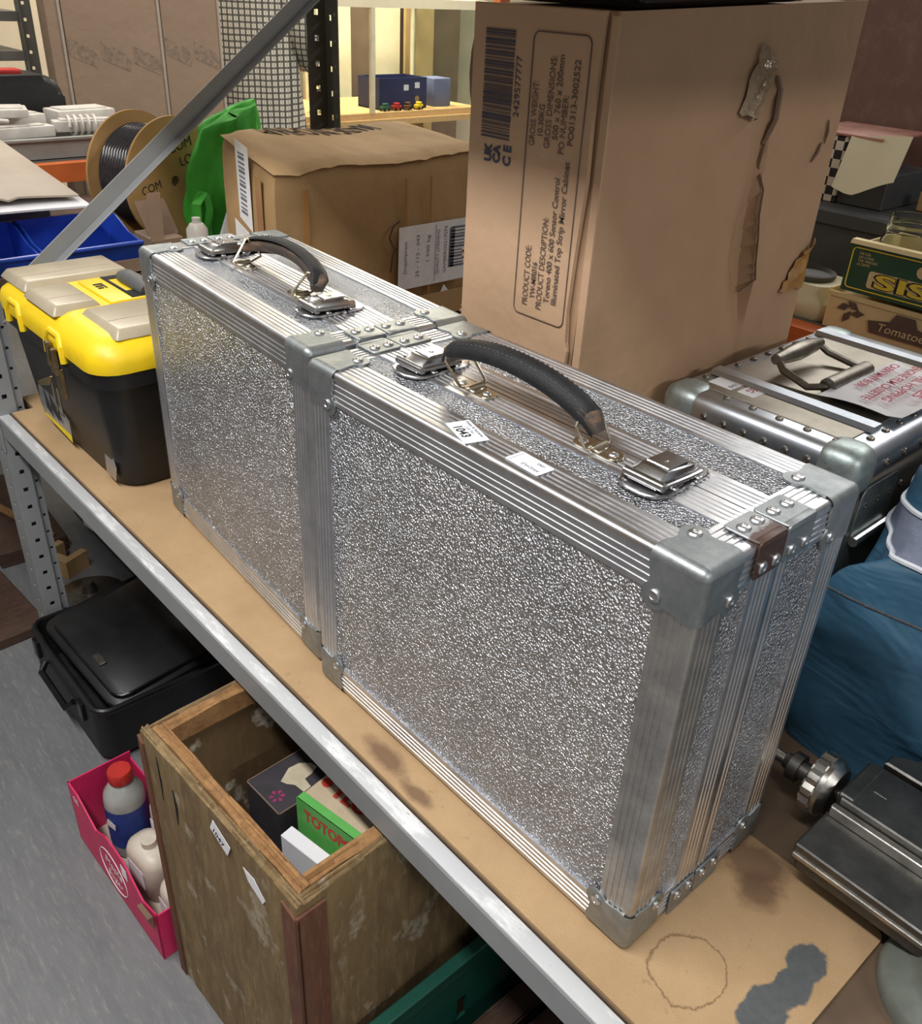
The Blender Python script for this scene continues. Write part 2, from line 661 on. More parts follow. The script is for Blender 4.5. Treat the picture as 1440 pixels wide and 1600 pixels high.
    m['ply_x'] = mat_ply('weathered_plywood', '#88724f', '#5f4d36', '#9a8764', (3, 3, 0.7), white=0.35)
    m['ply_in'] = mat_ply('plywood_inside', '#7c6547', '#665138', '#8b7353', (2, 2, 0.8), white=0.9)
    m['ply_rim'] = mat_ply('splintered_batten', '#a07a4e', '#7c5a3a', '#5e4130', (4, 4, 4))
    m['batten'] = mat_ply('red_brown_batten', '#6e4a38', '#5a3a2c', '#7e5a45', (5, 5, 0.8))
    m['pink'] = pm('pink_carton', '#d22a62', '#bd2155', 18, 0.5)
    m['bottle_clear'] = pm('translucent_bottle_plastic', '#a3a4a0', '#8f918e', 20, 0.25)
    m['bottle_white'] = pm('off_white_plastic', '#cfc6b8', '#b9afa0', 20, 0.4)
    m['red_cap'] = pm('red_plastic', '#b93029', '#a52722', 30, 0.4)
    m['blue_label'] = pm('blue_bottle_label', '#27397a', '#334a94', 30, 0.4)
    m['green_box'] = pm('green_game_box', '#5fae56', '#53a04b', 20, 0.6)
    m['cream_print'] = pm('cream_print_paper', '#bfae93', '#ab9a80', 20, 0.7)
    m['red_print'] = pm('red_print', '#c23a2c', '#ab3126', 30, 0.7)
    m['bulb_print'] = pm('opal_print', '#c2b8a0', '#a99e87', 20, 0.6)
    m['magenta_print'] = pm('magenta_print', '#8f2a5c', '#7c224f', 40, 0.7)
    m['dark_print'] = pm('dark_carton_print', '#2e2b30', '#39353b', 15, 0.55)
    m['dark_green'] = pm('dark_green_plastic', '#1f5a4c', '#194d41', 10, 0.42)
    m['old_wood'] = mat_ply('old_brown_wood', '#4c392f', '#3c2d26', '#604a3c', (6, 1, 6))

    m['green_cloth'] = pm('green_bag_cloth', '#3fa62f', '#2f8f24', 9, 0.75, bump=0.4, bscale=260)
    m['white_card'] = pm('white_card', '#e2e2e6', '#d4d4da', 8, 0.6)
    m['blue_bin'] = pm('blue_bin_plastic', '#2a50bd', '#2446aa', 10, 0.32)
    m['spool_card'] = mat_cardboard('spool_board', '#b8925f', '#a88453', None, 6.0)
    m['cable'] = pm('glossy_black_cable', '#2e2a2c', '#3b3638', 60, 0.18)
    m['white_plastic'] = pm('white_socket_plastic', '#dcd7d0', '#c9c3ba', 20, 0.38)
    m['grey_tray'] = pm('grey_plastic_tray', '#8e8d88', '#7f7e79', 12, 0.5)
    m['blue_grey'] = pm('blue_grey_board', '#6b7192', '#5d6383', 8, 0.7)
    m['dark_shelf'] = pm('dark_steel_shelf', '#5f5c55', '#4f4c46', 9, 0.5)
    m['cream_wall'] = pm('cream_wall_paint', '#d9c9a2', '#cfbe96', 3, 0.85)
    m['wall_paint'] = pm('pale_wall_paint', '#cfc3ae', '#c2b6a2', 3, 0.85)
    m['glass'] = mat_glass('cabinet_glass')
    m['jar_glass'] = mat_glass('jar_glass', '#e8f0e0', 0.04)
    m['jar_glass'].node_tree.nodes['Principled BSDF'].inputs['IOR'].default_value = 1.3
    m['alu_frame'] = pm('white_cabinet_frame', '#d8cfb4', '#c9c0a6', 20, 0.4)
    m['pale_wood'] = mat_ply('pale_wood_base', '#c9a874', '#b89563', '#d4b684', (1, 5, 5))
    m['navy_box'] = pm('navy_blue_card', '#2c3260', '#242a54', 15, 0.55)
    m['pale_board'] = pm('cream_hanging_board', '#ebe2c4', '#ddd4b4', 4, 0.8)
    m['tan_board'] = pm('tan_hanging_board', '#b59a6d', '#a68c60', 6, 0.8)
    m['taupe'] = pm('taupe_door_paint', '#7d6a58', '#6e5c4c', 5, 0.7)
    m['red_wood'] = mat_ply('red_brown_wood', '#8d4a2a', '#7a3d22', '#9b5833', (6, 6, 0.6))
    m['hardboard_wall'] = mat_ply('brown_hardboard_wall', '#5d4237', '#50372d', '#684c40', (1.2, 1.2, 0.8), 0.55)
    m['skin'] = pm('skin', '#c79a80', '#b98a70', 20, 0.55, **{'Subsurface Weight': 0.05})
    m['trousers'] = pm('dark_trousers_cloth', '#33353c', '#2a2c32', 40, 0.85, bump=0.3, bscale=400)
    m['hair'] = pm('grey_brown_hair', '#5a5048', '#463e38', 120, 0.7, stretch=(1, 1, 0.2), bump=0.8, bscale=200)
    m['shoe'] = pm('black_shoe_leather', '#1c1b1b', '#262524', 30, 0.4)

    # plaid shirt: pale cloth with dark crossing lines
    n = NT('plaid_shirt_cloth')
    x, y, z = n.sep()

    def bands(c, per, w):
        t = n.math('FRACT', n.math('MULTIPLY', c, 1.0 / per))
        return n.math('LESS_THAN', t, w)
    h = n.math('ADD', x, n.math('MULTIPLY', y, 0.0))
    l1 = n.math('MAXIMUM', bands(n.math('ADD', x, 4), 0.026, 0.3), bands(n.math('ADD', z, 4), 0.026, 0.3))
    l2 = n.math('MULTIPLY', n.math('MULTIPLY', bands(n.math('ADD', x, 4.011), 0.026, 0.2), 0.5), 1.0)
    col = n.mix(n.noise(20, 3), srgb('#d9d2c0'), srgb('#c6bfae'))
    col = n.mix(n.math('MULTIPLY', l1, 0.9), col, srgb('#33312f'))
    col = n.mix(l2, col, srgb('#8d877c'))
    m['plaid'] = n.done(col, 0.85, 0.0, n.bump(n.noise(14, 4), 0.5, 0.01))

    # teal bag cloth and its grey flap
    n = NT('teal_bag_cloth')
    v = n.co()
    col = n.mix(n.ramp(n.noise(9, 5, 0.6, v), 0.3, 0.75), srgb('#2a546e'), srgb('#21455c'))
    wr = n.noise(7, 3, 0.5, n.co((1, 1, 2.2)), 0.6)
    m['teal'] = n.done(col, 0.62, 0.0, n.bump(n.math('ADD', n.math('MULTIPLY', wr, 3.0), n.math('MULTIPLY', n.noise(700, 2), 0.04)), 0.6, 0.008))
    m['grey_cloth'] = pm('grey_bag_mesh', '#6b7386', '#5c6477', 25, 0.55, bump=0.4, bscale=60, bdist=0.004)
    m['piping'] = pm('white_piping', '#c9ced6', '#b7bcc6', 50, 0.6)

    # vinyl floor, streaky grey
    n = NT('grey_vinyl_floor')
    v = n.co((1.0, 6.0, 1), (0, 0, 0), (0, 0, 0.25))
    f = n.ramp(n.noise(6, 8, 0.7, v), 0.3, 0.72)
    col = n.mix(f, srgb('#6f7072'), srgb('#5e5f62'))
    f2 = n.ramp(n.noise(26, 7, 0.72, v), 0.52, 0.75)
    col = n.mix(f2, col, srgb('#85837e'))
    f3 = n.ramp(n.noise(40, 5, 0.7), 0.64, 0.74)
    col = n.mix(n.math('MULTIPLY', f3, 0.6), col, srgb('#8d7f6c'))
    m['vinyl'] = n.done(col, 0.5, 0.0, n.bump(n.noise(90, 4), 0.15, 0.001))

    m['rivet_case'] = mat_brushed('dull_case_aluminium', '#b3ada2', '#918b81', 0.42, 12, (1, 1, 1), 0.12)
    m['rivet_edge'] = mat_brushed('pale_case_edge', '#ccd2da', '#aab2bc', 0.36, 14, (1, 1, 1), 0.1)
    m['rivet_corner'] = mat_galv('zinc_corner', '#b7c2c0', '#8c999a')
    m['siso_green'] = pm('dark_green_print', '#27543f', '#214a37', 20, 0.55)
    m['siso_yellow'] = pm('yellow_lettering_print', '#e8d04a', '#dcc23c', 30, 0.55)
    m['cream_card'] = pm('cream_carton', '#ddc99a', '#cfba88', 15, 0.7)
    m['lid_white'] = pm('ivory_plastic', '#d9d6b8', '#c9c6a8', 12, 0.4)
    m['dark_box'] = pm('charcoal_box', '#4c4c4a', '#3e3e3d', 9, 0.6)
    n = NT('chequered_print')
    ck = n.node('ShaderNodeTexChecker')
    ck.inputs['Scale'].default_value = 64
    n.link(n.co((1, 1, 1), (0.003, 0.003, 0.003)), ck.inputs['Vector'])
    n.done(n.mix(ck.outputs['Fac'], srgb('#e6dccb'), srgb('#26262c')), 0.6)
    m['chequer'] = n.m
    m['pale_pink'] = pm('red_gloss_print', '#a5645a', '#c9a390', 9, 0.45)


build_materials()


# ------------------------------------------------------------------ the room
g = G()
g.box(-5.6, 3.2, -2.9, 6.1, FLOOR - 0.1, FLOOR)
struct(obj('floor', g, 'vinyl', smooth=False))
g = G()
g.box(-5.6, -5.5, -2.8, 6.0, FLOOR, 2.2)
struct(obj('wall_left', g, 'wall_paint', smooth=False))
g = G()
g.box(-5.6, 3.2, 6.0, 6.1, FLOOR, 2.2)
struct(obj('wall_back', g, 'cream_wall', smooth=False))
g = G()
g.box(-5.6, 3.2, -2.9, -2.8, FLOOR, 2.2)
struct(obj('wall_front', g, 'taupe', smooth=False))


# ------------------------------------------------------------------ shelving
def perf_strip(g, o, along, across, length, width, pitch, hole, first, thick, slot=1.6):
    """flat steel strip with real rectangular holes; o corner, along/across unit vectors"""
    o, a, c = Vector(o), Vector(along), Vector(across)
    quads = []
    hw, hl = hole, hole * slot
    us = [0.0]
    u = first
    holes = []
    while u + hl < length:
        holes.append((u, u + hl))
        u += pitch

    def P(s, t):
        return tuple(o + a * s + c * t)
    t0, t1 = (width - hw) / 2, (width + hw) / 2
    cuts = sorted({0.0, length} | {x for h in holes for x in h})
    hs = {h[0] for h in holes}
    for s0, s1 in zip(cuts, cuts[1:]):
        quads.append([P(s0, 0), P(s1, 0), P(s1, t0), P(s0, t0)])
        quads.append([P(s0, t1), P(s1, t1), P(s1, width), P(s0, width)])
        if s0 not in hs:
            quads.append([P(s0, t0), P(s1, t0), P(s1, t1), P(s0, t1)])
    g.plates(quads, thick)


def upright(parent, x, y, z0, z1, mat, sx=1, sy=1, hollow=True):
    """slotted steel post; the hollow kind is a closed stepped section, the other an open angle"""
    g = G()
    L = z1 - z0

    def bx_(xa, xb, ya, yb):
        xs, ys_ = sorted((x + sx * xa, x + sx * xb)), sorted((y + sy * ya, y + sy * yb))
        g.box(xs[0], xs[1], ys_[0], ys_[1], z0, z1)
    if hollow:
        perf_strip(g, (x, y, z0), (0, 0, 1), (sx, 0, 0), L, 0.067, 0.042, 0.011, 0.02, 0.002, 1.0)
        perf_strip(g, (x + sx * 0.067, y, z0), (0, 0, 1), (0, sy, 0), L, 0.034, 0.042, 0.0095, 0.02, 0.002, 1.0)
        bx_(0.057, 0.067, 0.034, 0.036)
        perf_strip(g, (x + sx * 0.057, y + sy * 0.036, z0), (0, 0, 1), (0, sy, 0), L, 0.016, 0.042, 0.006, 0.03, 0.002, 1.0)
        bx_(0.0, 0.056, 0.050, 0.052)
        bx_(0.0, 0.002, 0.0, 0.052)
    else:
        perf_strip(g, (x, y, z0), (0, 0, 1), (sx, 0, 0), L, 0.04, 0.05, 0.011, 0.02, 0.002, 1.0)
        bx_(0.04, 0.043, 0.0, 0.014)
        perf_strip(g, (x + sx * 0.043, y + sy * 0.014, z0), (0, 0, 1), (sx, 0, 0), L, 0.024, 0.05, 0.007, 0.03, 0.002, 1.0)
        perf_strip(g, (x, y, z0), (0, 0, 1), (0, sy, 0), L, 0.05, 0.05, 0.011, 0.03, 0.002, 1.0)
    return obj('upright', g, mat, parent, smooth=False)


RX0, RX1, RY0, RY1 = -1.608, 0.62, -0.066, 0.78
rack = thing('shelving_unit', 'grey slotted steel shelving unit carrying the two silver flight cases', 'shelving', (-0.46, 0.36, FLOOR))


def to_root(root, *obs):
    for o in obs:
        o.location = Vector(o.location) - Vector(root.location)


u1 = upright(rack, RX0, RY0, FLOOR, 1.35, 'rack', 1, 1)
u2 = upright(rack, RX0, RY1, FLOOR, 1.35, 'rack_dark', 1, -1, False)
u3 = upright(rack, RX1, RY0, FLOOR, 1.35, 'rack', -1, 1)
u4 = upright(rack, RX1, RY1, FLOOR, 1.35, 'rack', -1, -1)
to_root(rack, u1, u2, u3, u4)


def beam(y, z, sgn, parent, mat='rack', lipmat='rack_worn', x0=RX0 + 0.058, x1=RX1 - 0.03):
    g = G()
    ya = y
    g.box(x0, x1, min(ya, ya + sgn * 0.018), max(ya, ya + sgn * 0.018), z - 0.051, z - 0.0095, 0.002)
    o = obj('shelf_beam', g, mat, parent)
    g = G()
    g.box(x0, x1, min(ya, ya + sgn * 0.0205), max(ya, ya + sgn * 0.0205), z - 0.011, z - 0.0048, 0.0022, 2)
    p = obj('beam_lip', g, lipmat, o)
    to_root(rack, o)
    return o


beam(RY0 - 0.001, 0.0, 1, rack)
beam(RY1 + 0.001, -0.0175, -1, rack)
beam(RY0 - 0.001, 1.05, 1, rack)
beam(RY1 + 0.001, 1.05, -1, rack)
g = G()
nx, ny = 0.075, 0.062
bp_ = [(RX0 + nx, RY0 + 0.021), (RX1 - nx, RY0 + 0.021), (RX1 - nx, RY0 + ny), (RX1, RY0 + ny), (RX1, RY1 - ny), (RX1 - nx, RY1 - ny), (RX1 - nx, RY1 + 0.08),
       (RX0 + nx, RY1 + 0.08), (RX0 + nx, RY1 - ny), (RX0, RY1 - ny), (RX0, RY0 + ny), (RX0 + nx, RY0 + ny)]
g.prism(bp_, -0.021, -0.005)
tag(obj('shelf_board', g, 'chipboard', None, smooth=False), 'dark brown chipboard shelf board under the flight cases and cartons', 'board')
g = G()
g.box(RX0 + 0.07, RX1 - 0.07, RY0 + 0.021, RY1 - 0.021, 1.029, 1.045)  # unseen upper shelf, its pale colour added to bounce light downwards
tag(obj('shelf_board', g, 'pale_board', None, smooth=False), 'board of the unseen upper shelf, made pale to bounce light', 'board')
# connector plates at the beam's end
for y, s in ((RY0 - 0.002, -1), ):
    g = G()
    g.box(RX0 + 0.0, RX0 + 0.069, y - 0.003, y, -0.085, 0.004, 0.001)
    o = obj('beam_connector', g, 'rack', rack)
    for dz in (-0.02, -0.06):
        g = G()
        g.cyl((RX0 + 0.02, y - 0.003, dz), (RX0 + 0.02, y - 0.008, dz), 0.006, 0.005, 8)
        obj('bolt', g, 'rivet_dark', o)
    to_root(rack, o)
# diagonal side brace, an angle section from the front post up to the back post
d0, d1 = Vector((-1.572, 0.125, 0.301)), Vector((-1.572, 0.698, 0.729))
dd = (d1 - d0).normalized()
d0, d1 = d0 - dd * 0.19, d1 + dd * 0.12
nn = dd.cross(Vector((1, 0, 0))).normalized()
g = G()
a = axes(d0, dd, nn)
Ld = (d1 - d0).length
g.box(0, Ld, -0.016, 0.016, 0.0, 0.0025, 0.0006, 1, a)
g.box(0, Ld, 0.0135, 0.016, -0.026, 0.0025, 0.0006, 1, a)
to_root(rack, obj('diagonal_brace', g, 'rack', rack))

# hardboard sheet laid on the shelf, its near corner rounded
g = G()
poly = [(RX0 + 0.077, RY0 + 0.0225), (0.150, RY0 + 0.0225)] + arc(0.142, 0.203, 0.011, 0, PI / 2, 5) + [(RX0 + 0.01, 0.214), (RX0 + 0.01, RY0 + 0.064), (RX0 + 0.077, RY0 + 0.064)]
g.prism(poly, -0.0045, 0.0)
o = obj('hardboard_sheet', g, 'hardboard', smooth=False)
tag(o, 'thin brown hardboard sheet with dark stains and a painted case shadow laid along the grey shelf', 'board')


# ------------------------------------------------------------------ flight cases
def grooved(w, depth=0.0009, pitch=0.0062, r=0.0):
    """outer outline of a grooved strip, from s = 0 to s = w; returns (s, dent) pairs"""
    n = max(2, int((w - 0.006) / pitch))
    p = [(0.0, 0.0)]
    m0 = (w - n * pitch) / 2
    for i in range(n):
        s = m0 + i * pitch
        p += [(s + 0.0010, 0.0), (s + 0.0015, depth), (s + 0.0040, depth), (s + 0.0045, 0.0)]
    p.append((w, 0.0))
    return p


def axis_mat(u, v, w, o):
    u, v, w = Vector(u), Vector(v), Vector(w)
    return Matrix(((u.x, v.x, w.x, o[0]), (u.y, v.y, w.y, o[1]), (u.z, v.z, w.z, o[2]), (0, 0, 0, 1)))


RV = None


def make_case(name, label, loc, rz, L, handle_up, stickers, old):
    D, H = 0.22, 0.4285
    hx, hy = L / 2, D / 2
    t = thing(name, label, 'flight case', loc, rz, None)
    trim = 'trim'
    ins = 0.0016
    ys = -0.0075                                   # where lid and body meet
    for nm, y0, y1 in (('body_shell', -hy + ins, ys - 0.0006), ('lid_shell', ys + 0.0006, hy - ins)):
        g = G()
        g.box(-hx + ins, hx - ins, y0, y1, ins, H - ins, 0.0)
        # round the four outer vertical and horizontal edges a little so the brackets cover them
        ob_ = obj(nm, g, 'stucco', t, smooth=False)
        bv = ob_.modifiers.new('b', 'BEVEL')
        bv.width = 0.0
        bv.show_render = False
        ob_.modifiers.remove(bv)
    g = G()
    g.box(-hx + 0.004, hx - 0.004, ys - 0.0008, ys + 0.0008, 0.004, H - 0.003)
    obj('seam_gasket', g, 'dark_gap', t, smooth=False)
    # twelve grooved edge trims
    w = 0.0365
    A = (hx, hy, H / 2)
    C0 = Vector((0, 0, H / 2))
    r = 0.005
    gp = grooved(w - r)
    prof = [(w, 0.003)] + [(r + s, d) for s, d in gp[::-1]]
    prof += [(r - r * math.sin(q), r - r * math.cos(q)) for q in (PI / 10, PI / 5, PI * 0.3, PI * 0.4)]
    prof += [(d, r + s) for s, d in gp] + [(0.003, w), (0.003, 0.003)]
    E3 = [Vector((1, 0, 0)), Vector((0, 1, 0)), Vector((0, 0, 1))]
    for ax in range(3):
        b, c = [(1, 2), (0, 2), (0, 1)][ax]
        for sb in (-1, 1):
            for sc in (-1, 1):
                g = G()
                o = C0 + E3[b] * (sb * A[b]) + E3[c] * (sc * A[c])
                M = axis_mat(-sb * E3[b], -sc * E3[c], E3[ax], o)
                e = A[ax] - 0.03
                g.prism(prof, -e, e, M)
                obj('edge_trim', g, 'trim_old' if (ax == 2 and sb == 1 and sc == -1 and not old) else trim, t, ang=20)
    # grooved strips either side of the lid seam, on top and on both ends
    for y0, y1, tops in ((-0.042, ys - 0.0008, True), (ys + 0.0008, 0.027, True)):
        W = y1 - y0
        gp2 = grooved(W)
        pf = [(s, -d) for s, d in gp2] + [(W, -0.003), (0, -0.003)]
        g = G()
        g.prism(pf, -hx + 0.002, hx - 0.002, axis_mat((0, 1, 0), (0, 0, 1), (1, 0, 0), (0, y0, H + 0.0004)))
        obj('seam_trim', g, trim, t, ang=20)
        for sx in (-1, 1):
            y0e, We = (y0, W) if y0 < -0.02 else (y0, 0.015)
            gp3 = grooved(We)
            pf = [(s, -d) for s, d in gp3] + [(We, -0.003), (0, -0.003)]
            g = G()
            g.prism(pf, 0.006, H - 0.002, axis_mat((0, 1, 0), (sx, 0, 0), (0, 0, 1), (sx * (hx + 0.0006), y0e, 0)))
            obj('seam_trim', g, trim, t, ang=20)
    # corner brackets with three riveted lobes each
    global RV
    if RV is None:
        RV = obj('rivet', rivet_mesh(0.0058, 0.0024), 'rivet')
        RV_first = True
    r0, tk = 0.0065, 0.0018
    lobe = arc(0.0385, 0.0385, 0.0115, -0.75, PI / 2 + 0.75, 9)
    fpoly = [(r0, r0), (0.047, r0), (0.047, 0.013), (0.0445, 0.021), (0.0445, 0.028)] + lobe + [(0.028, 0.0445), (0.021, 0.0445), (0.013, 0.047), (r0, 0.047)]
    for sx in (-1, 1):
        for sy in (-1, 1):
            for sz in (-1, 1):
                S = (sx, sy, sz)
                o = C0 + Vector((sx * A[0], sy * A[1], sz * A[2]))
                g = G()
                rv = []
                for ax in range(3):
                    b, c = [(1, 2), (2, 0), (0, 1)][ax]
                    nz = E3[ax] * S[ax]
                    M = axis_mat(E3[b] * -S[b], E3[c] * -S[c], nz, o)
                    g.prism(fpoly, -0.0002, tk, M)
                    rv.append((M @ Vector((0.0375, 0.0375, tk)), nz))
                    # quarter round along the edge whose direction is this axis
                    ro = r0 + tk
                    def fn(u, v, ax=ax, b=b, c=c):
                        ang = v * PI / 2
                        s = r0 + u * (0.047 - r0)
                        p = Vector((0, 0, 0))
                        p[ax] = -S[ax] * s
                        p[b] = -S[b] * (r0 - ro * math.cos(ang))
                        p[c] = -S[c] * (r0 - ro * math.sin(ang))
                        return o + p
                    g.grid(fn, 1, 5, 0.0)

                def fs(u, v):
                    a_, b_ = u * PI / 2, v * PI / 2
                    p = Vector((math.cos(a_) * math.cos(b_), math.sin(a_) * math.cos(b_), math.sin(b_))) * (r0 + tk)
                    return o + Vector((-S[0] * (r0 - p.x), -S[1] * (r0 - p.y), -S[2] * (r0 - p.z)))
                g.grid(fs, 5, 5, 0.0)
                br = obj('corner_bracket', g, 'galv', t, ang=40)
                for p, nz in rv:
                    if nz.z < 0 or (nz.y > 0.5 and sz < 0):
                        continue
                    q = nz.to_track_quat('Z', 'Y').to_matrix().to_4x4()
                    inst(RV, br, Matrix.Translation(p) @ q, 'rivet')
    # bent steel straps over the lid seam at both ends, top and bottom
    for sx in (-1, 1):
        for k, (y0, y1) in enumerate(((-0.0465, ys - 0.001), (ys + 0.001, 0.0345))):
            for top in (1, 0):
                g = G()
                ym, wy = (y0 + y1) / 2, y1 - y0
                zt = H if top else 0.0
                sg = 1 if top else -1
                g.prism(rrect(0.034, wy, 0.004, 3, sx * (hx - 0.0145), ym), 0, 0.0018,
                        Matrix.Translation((0, 0, zt + (0.0006 if top else -0.0022))), 0.0004)
                M = axis_mat((0, 1, 0), (0, 0, 1), (sx, 0, 0), (sx * (hx + 0.0008), 0, 0))
                g.prism(rrect(wy, 0.034, 0.004, 3, ym, zt - sg * 0.0145), 0, 0.0018, M, 0.0004)
                g.box(min(sx * (hx - 0.006), sx * (hx + 0.0029)), max(sx * (hx - 0.006), sx * (hx + 0.0029)),
                      y0 + 0.0008, y1 - 0.0008, min(zt - sg * 0.006, zt + sg * 0.0027), max(zt - sg * 0.006, zt + sg * 0.0027), 0.0022, 2)
                rusty = (k == 0 and sx == 1 and top and not old)
                so = obj('strap', g, 'strap_rust' if rusty else 'galv', t, ang=40)
                if rusty:
                    so['label'] = 'rust-stained steel strap'
                for q in (-1, 1):
                    yy = ym + q * wy * 0.24
                    if top:
                        inst(RV, so, Matrix.Translation((sx * (hx - 0.019), yy, H + 0.0024)), 'rivet')
                    qq = Vector((sx, 0, 0)).to_track_quat('Z', 'Y').to_matrix().to_4x4()
                    inst(RV, so, Matrix.Translation((sx * (hx + 0.0026), yy, zt - sg * 0.022)) @ qq, 'rivet')
    # latches
    for lx in (hx - 0.108, -hx + 0.092):
        T = Matrix.Translation((lx, -0.019, H))
        g = G()
        bp = [(-0.024, -0.026), (-0.019, -0.036), (-0.008, -0.041), (0.008, -0.041), (0.019, -0.036), (0.024, -0.026),
              (0.024, -0.006), (0.0215, 0.0), (0.0215, 0.008), (0.024, 0.0105), (-0.024, 0.0105), (-0.0215, 0.008), (-0.0215, 0.0), (-0.024, -0.006)]
        g.prism(bp, 0.0004, 0.0036, T, 0.0008)
        la = obj('latch', g, 'chrome', t, ang=30)
        g = G()
        g.prism([(-0.024, 0.0125), (0.024, 0.0125), (0.0225, 0.030), (0.016, 0.040), (-0.016, 0.040), (-0.0225, 0.030)], 0.0004, 0.0036, T, 0.0008)
        obj('keeper_plate', g, 'chrome', la, ang=30)
        g = G()
        b0 = [(-0.0165, -0.032, 0.005), (0.0165, -0.032, 0.005), (0.018, 0.022, 0.004), (-0.018, 0.022, 0.004),
              (-0.0135, -0.016, 0.0165), (0.0135, -0.016, 0.0165), (0.0155, 0.019, 0.0145), (-0.0155, 0.019, 0.0145)]
        g.hull8([T @ Vector(p) for p in b0], 0.0022, 2)
        b0 = [(-0.0155, 0.016, 0.004), (0.0155, 0.016, 0.004), (0.011, 0.034, 0.004), (-0.011, 0.034, 0.004),
              (-0.014, 0.016, 0.013), (0.014, 0.016, 0.013), (0.010, 0.031, 0.0095), (-0.010, 0.031, 0.0095)]
        g.hull8([T @ Vector(p) for p in b0], 0.002, 2)
        g.box(-0.0115, 0.0115, -0.012, 0.016, 0.0150, 0.0175, 0.0007, 1, T)
        g.cyl(T @ Vector((0, 0.0, 0.0174)), T @ Vector((0, 0.0, 0.0182)), 0.0032, 0.0028, 12)
        obj('latch_lever', g, 'chrome', la, ang=30)
        g = G()
        g.cyl(T @ Vector((-0.020, -0.027, 0.0085)), T @ Vector((0.020, -0.027, 0.0085)), 0.0042, None, 12)
        for q in (-1, 1):
            g.tube([T @ Vector((q * 0.019, -0.027, 0.0085)), T @ Vector((q * 0.0195, 0.004, 0.0075)), T @ Vector((q * 0.018, 0.026, 0.006))], 0.0022, 8)
        obj('latch_roller', g, 'chrome', la)
        for q, yy in ((-1, -0.012), (1, -0.012), (-1, 0.02), (1, 0.02)):
            inst(RV, la, T @ Matrix.Translation((q * 0.0200, yy, 0.0036)) @ Matrix.Scale(0.62, 4), 'rivet')
    # handle
    hcx, hcy = -0.004, -0.023
    hd_lean = 0.0
    if handle_up:
        pivot_l, pivot_r = -0.082 , 0.079
        A0 = Matrix.Translation((hcx, hcy, H + 0.004)) @ Matrix.Rotation(math.radians(4), 4, 'X')
        sh = -0.022
    else:
        pivot_l, pivot_r = -0.082, 0.079
        A0 = Matrix.Translation((hcx, hcy, H + 0.006)) @ Matrix.Rotation(math.radians(-52), 4, 'X')
        sh = 0.0
    g = G()
    pts, rs = [], []
    for i in range(25):
        s = -1 + 2 * i / 24
        x_ = sh + 0.1 * s
        z_ = 0.024 + 0.019 * (1 - abs(s) ** 2.4) - (0.004 if s > 0 else 0) * abs(s)
        if abs(s) > 0.93:
            z_ -= (abs(s) - 0.93) * 0.10
        pts.append(A0 @ Vector((x_, 0, z_)))
        rs.append(0.0128 if abs(s) < 0.8 else 0.0128 * (1 - 0.35 * ((abs(s) - 0.8) / 0.2) ** 3))
    g.tube(pts, rs, 14, flat=0.68)
    hd = obj('handle', g, 'leather_edge', t, ang=60)
    g = G()
    # black top layer, wider ridge and padded centre
    def top_fn(u, v):
        s = -1 + 2 * u
        k = min(24, max(0, u * 24))
        i0 = int(min(23, math.floor(k)))
        f_ = k - i0
        p = pts[i0].lerp(pts[i0 + 1], f_)
        ang = (v - 0.5) * PI * 1.15
        rr = rs[i0] * (1 - f_) + rs[min(24, i0 + 1)] * f_ + 0.0012
        loc_ = Vector((0, math.sin(ang) * rr, math.cos(ang) * rr * 0.72 + 0.0016 * math.cos(ang * 2.2)))
        return p + A0.to_3x3() @ loc_
    g.grid(top_fn, 24, 12, 0.0)
    obj('handle_top', g, 'leather', hd, ang=80)
    g = G()
    for i in range(26):
        for side in (-1, 1):
            u0 = 0.12 + 0.76 * i / 25
            pA = top_fn(u0, 0.5 + side * 0.17)
            pB = top_fn(u0 + 0.014, 0.5 + side * 0.17)
            up_ = A0.to_3x3() @ Vector((0, 0, 0.0008))
            g.tube([pA, pA.lerp(pB, 0.5) + up_, pB], 0.0006, 5)
    st = obj('stitching', g, 'thread', hd)
    st['kind'] = 'stuff'
    for px, e in ((pivot_l, -1), (pivot_r, 1)):
        g = G()
        he = A0 @ Vector((sh + e * 0.087, 0, 0.024 + (0.002 if e < 0 else -0.002)))
        wy = 0.0165
        vy = A0.to_3x3() @ Vector((0, 1, 0))
        b0 = Vector((hcx + px, hcy, H + 0.0035))
        yv = Vector((0, 1, 0))
        g.tube([b0 - yv * 0.0125, b0 + yv * 0.0125, b0.lerp(he, 0.12) + yv * wy, he.lerp(b0, 0.08) + vy * wy, he + vy * (wy - 0.003),
                he - vy * (wy - 0.003), he.lerp(b0, 0.08) - vy * wy, b0.lerp(he, 0.12) - yv * wy], 0.0016, 8, True)
        obj('handle_loop', g, 'nickel', t)
        g = G()
        TT = Matrix.Translation((hcx + px, hcy, H))
        g.prism(rrect(0.052, 0.02, 0.009, 5), 0.0004, 0.0024, TT, 0.0005)
        g.cyl(TT @ Vector((0, -0.0095, 0.0032)), TT @ Vector((0, 0.0095, 0.0032)), 0.0040, None, 12)
        g.box(-0.008, 0.008, -0.0095, 0.0095, 0.001, 0.0042, 0.001, 1, TT)
        mp = obj('handle_mount', g, 'nickel', t, ang=40)
        for q in (-1, 1):
            inst(RV, mp, TT @ Matrix.Translation((q * 0.0175, 0, 0.0024)) @ Matrix.Scale(0.8, 4), 'rivet')
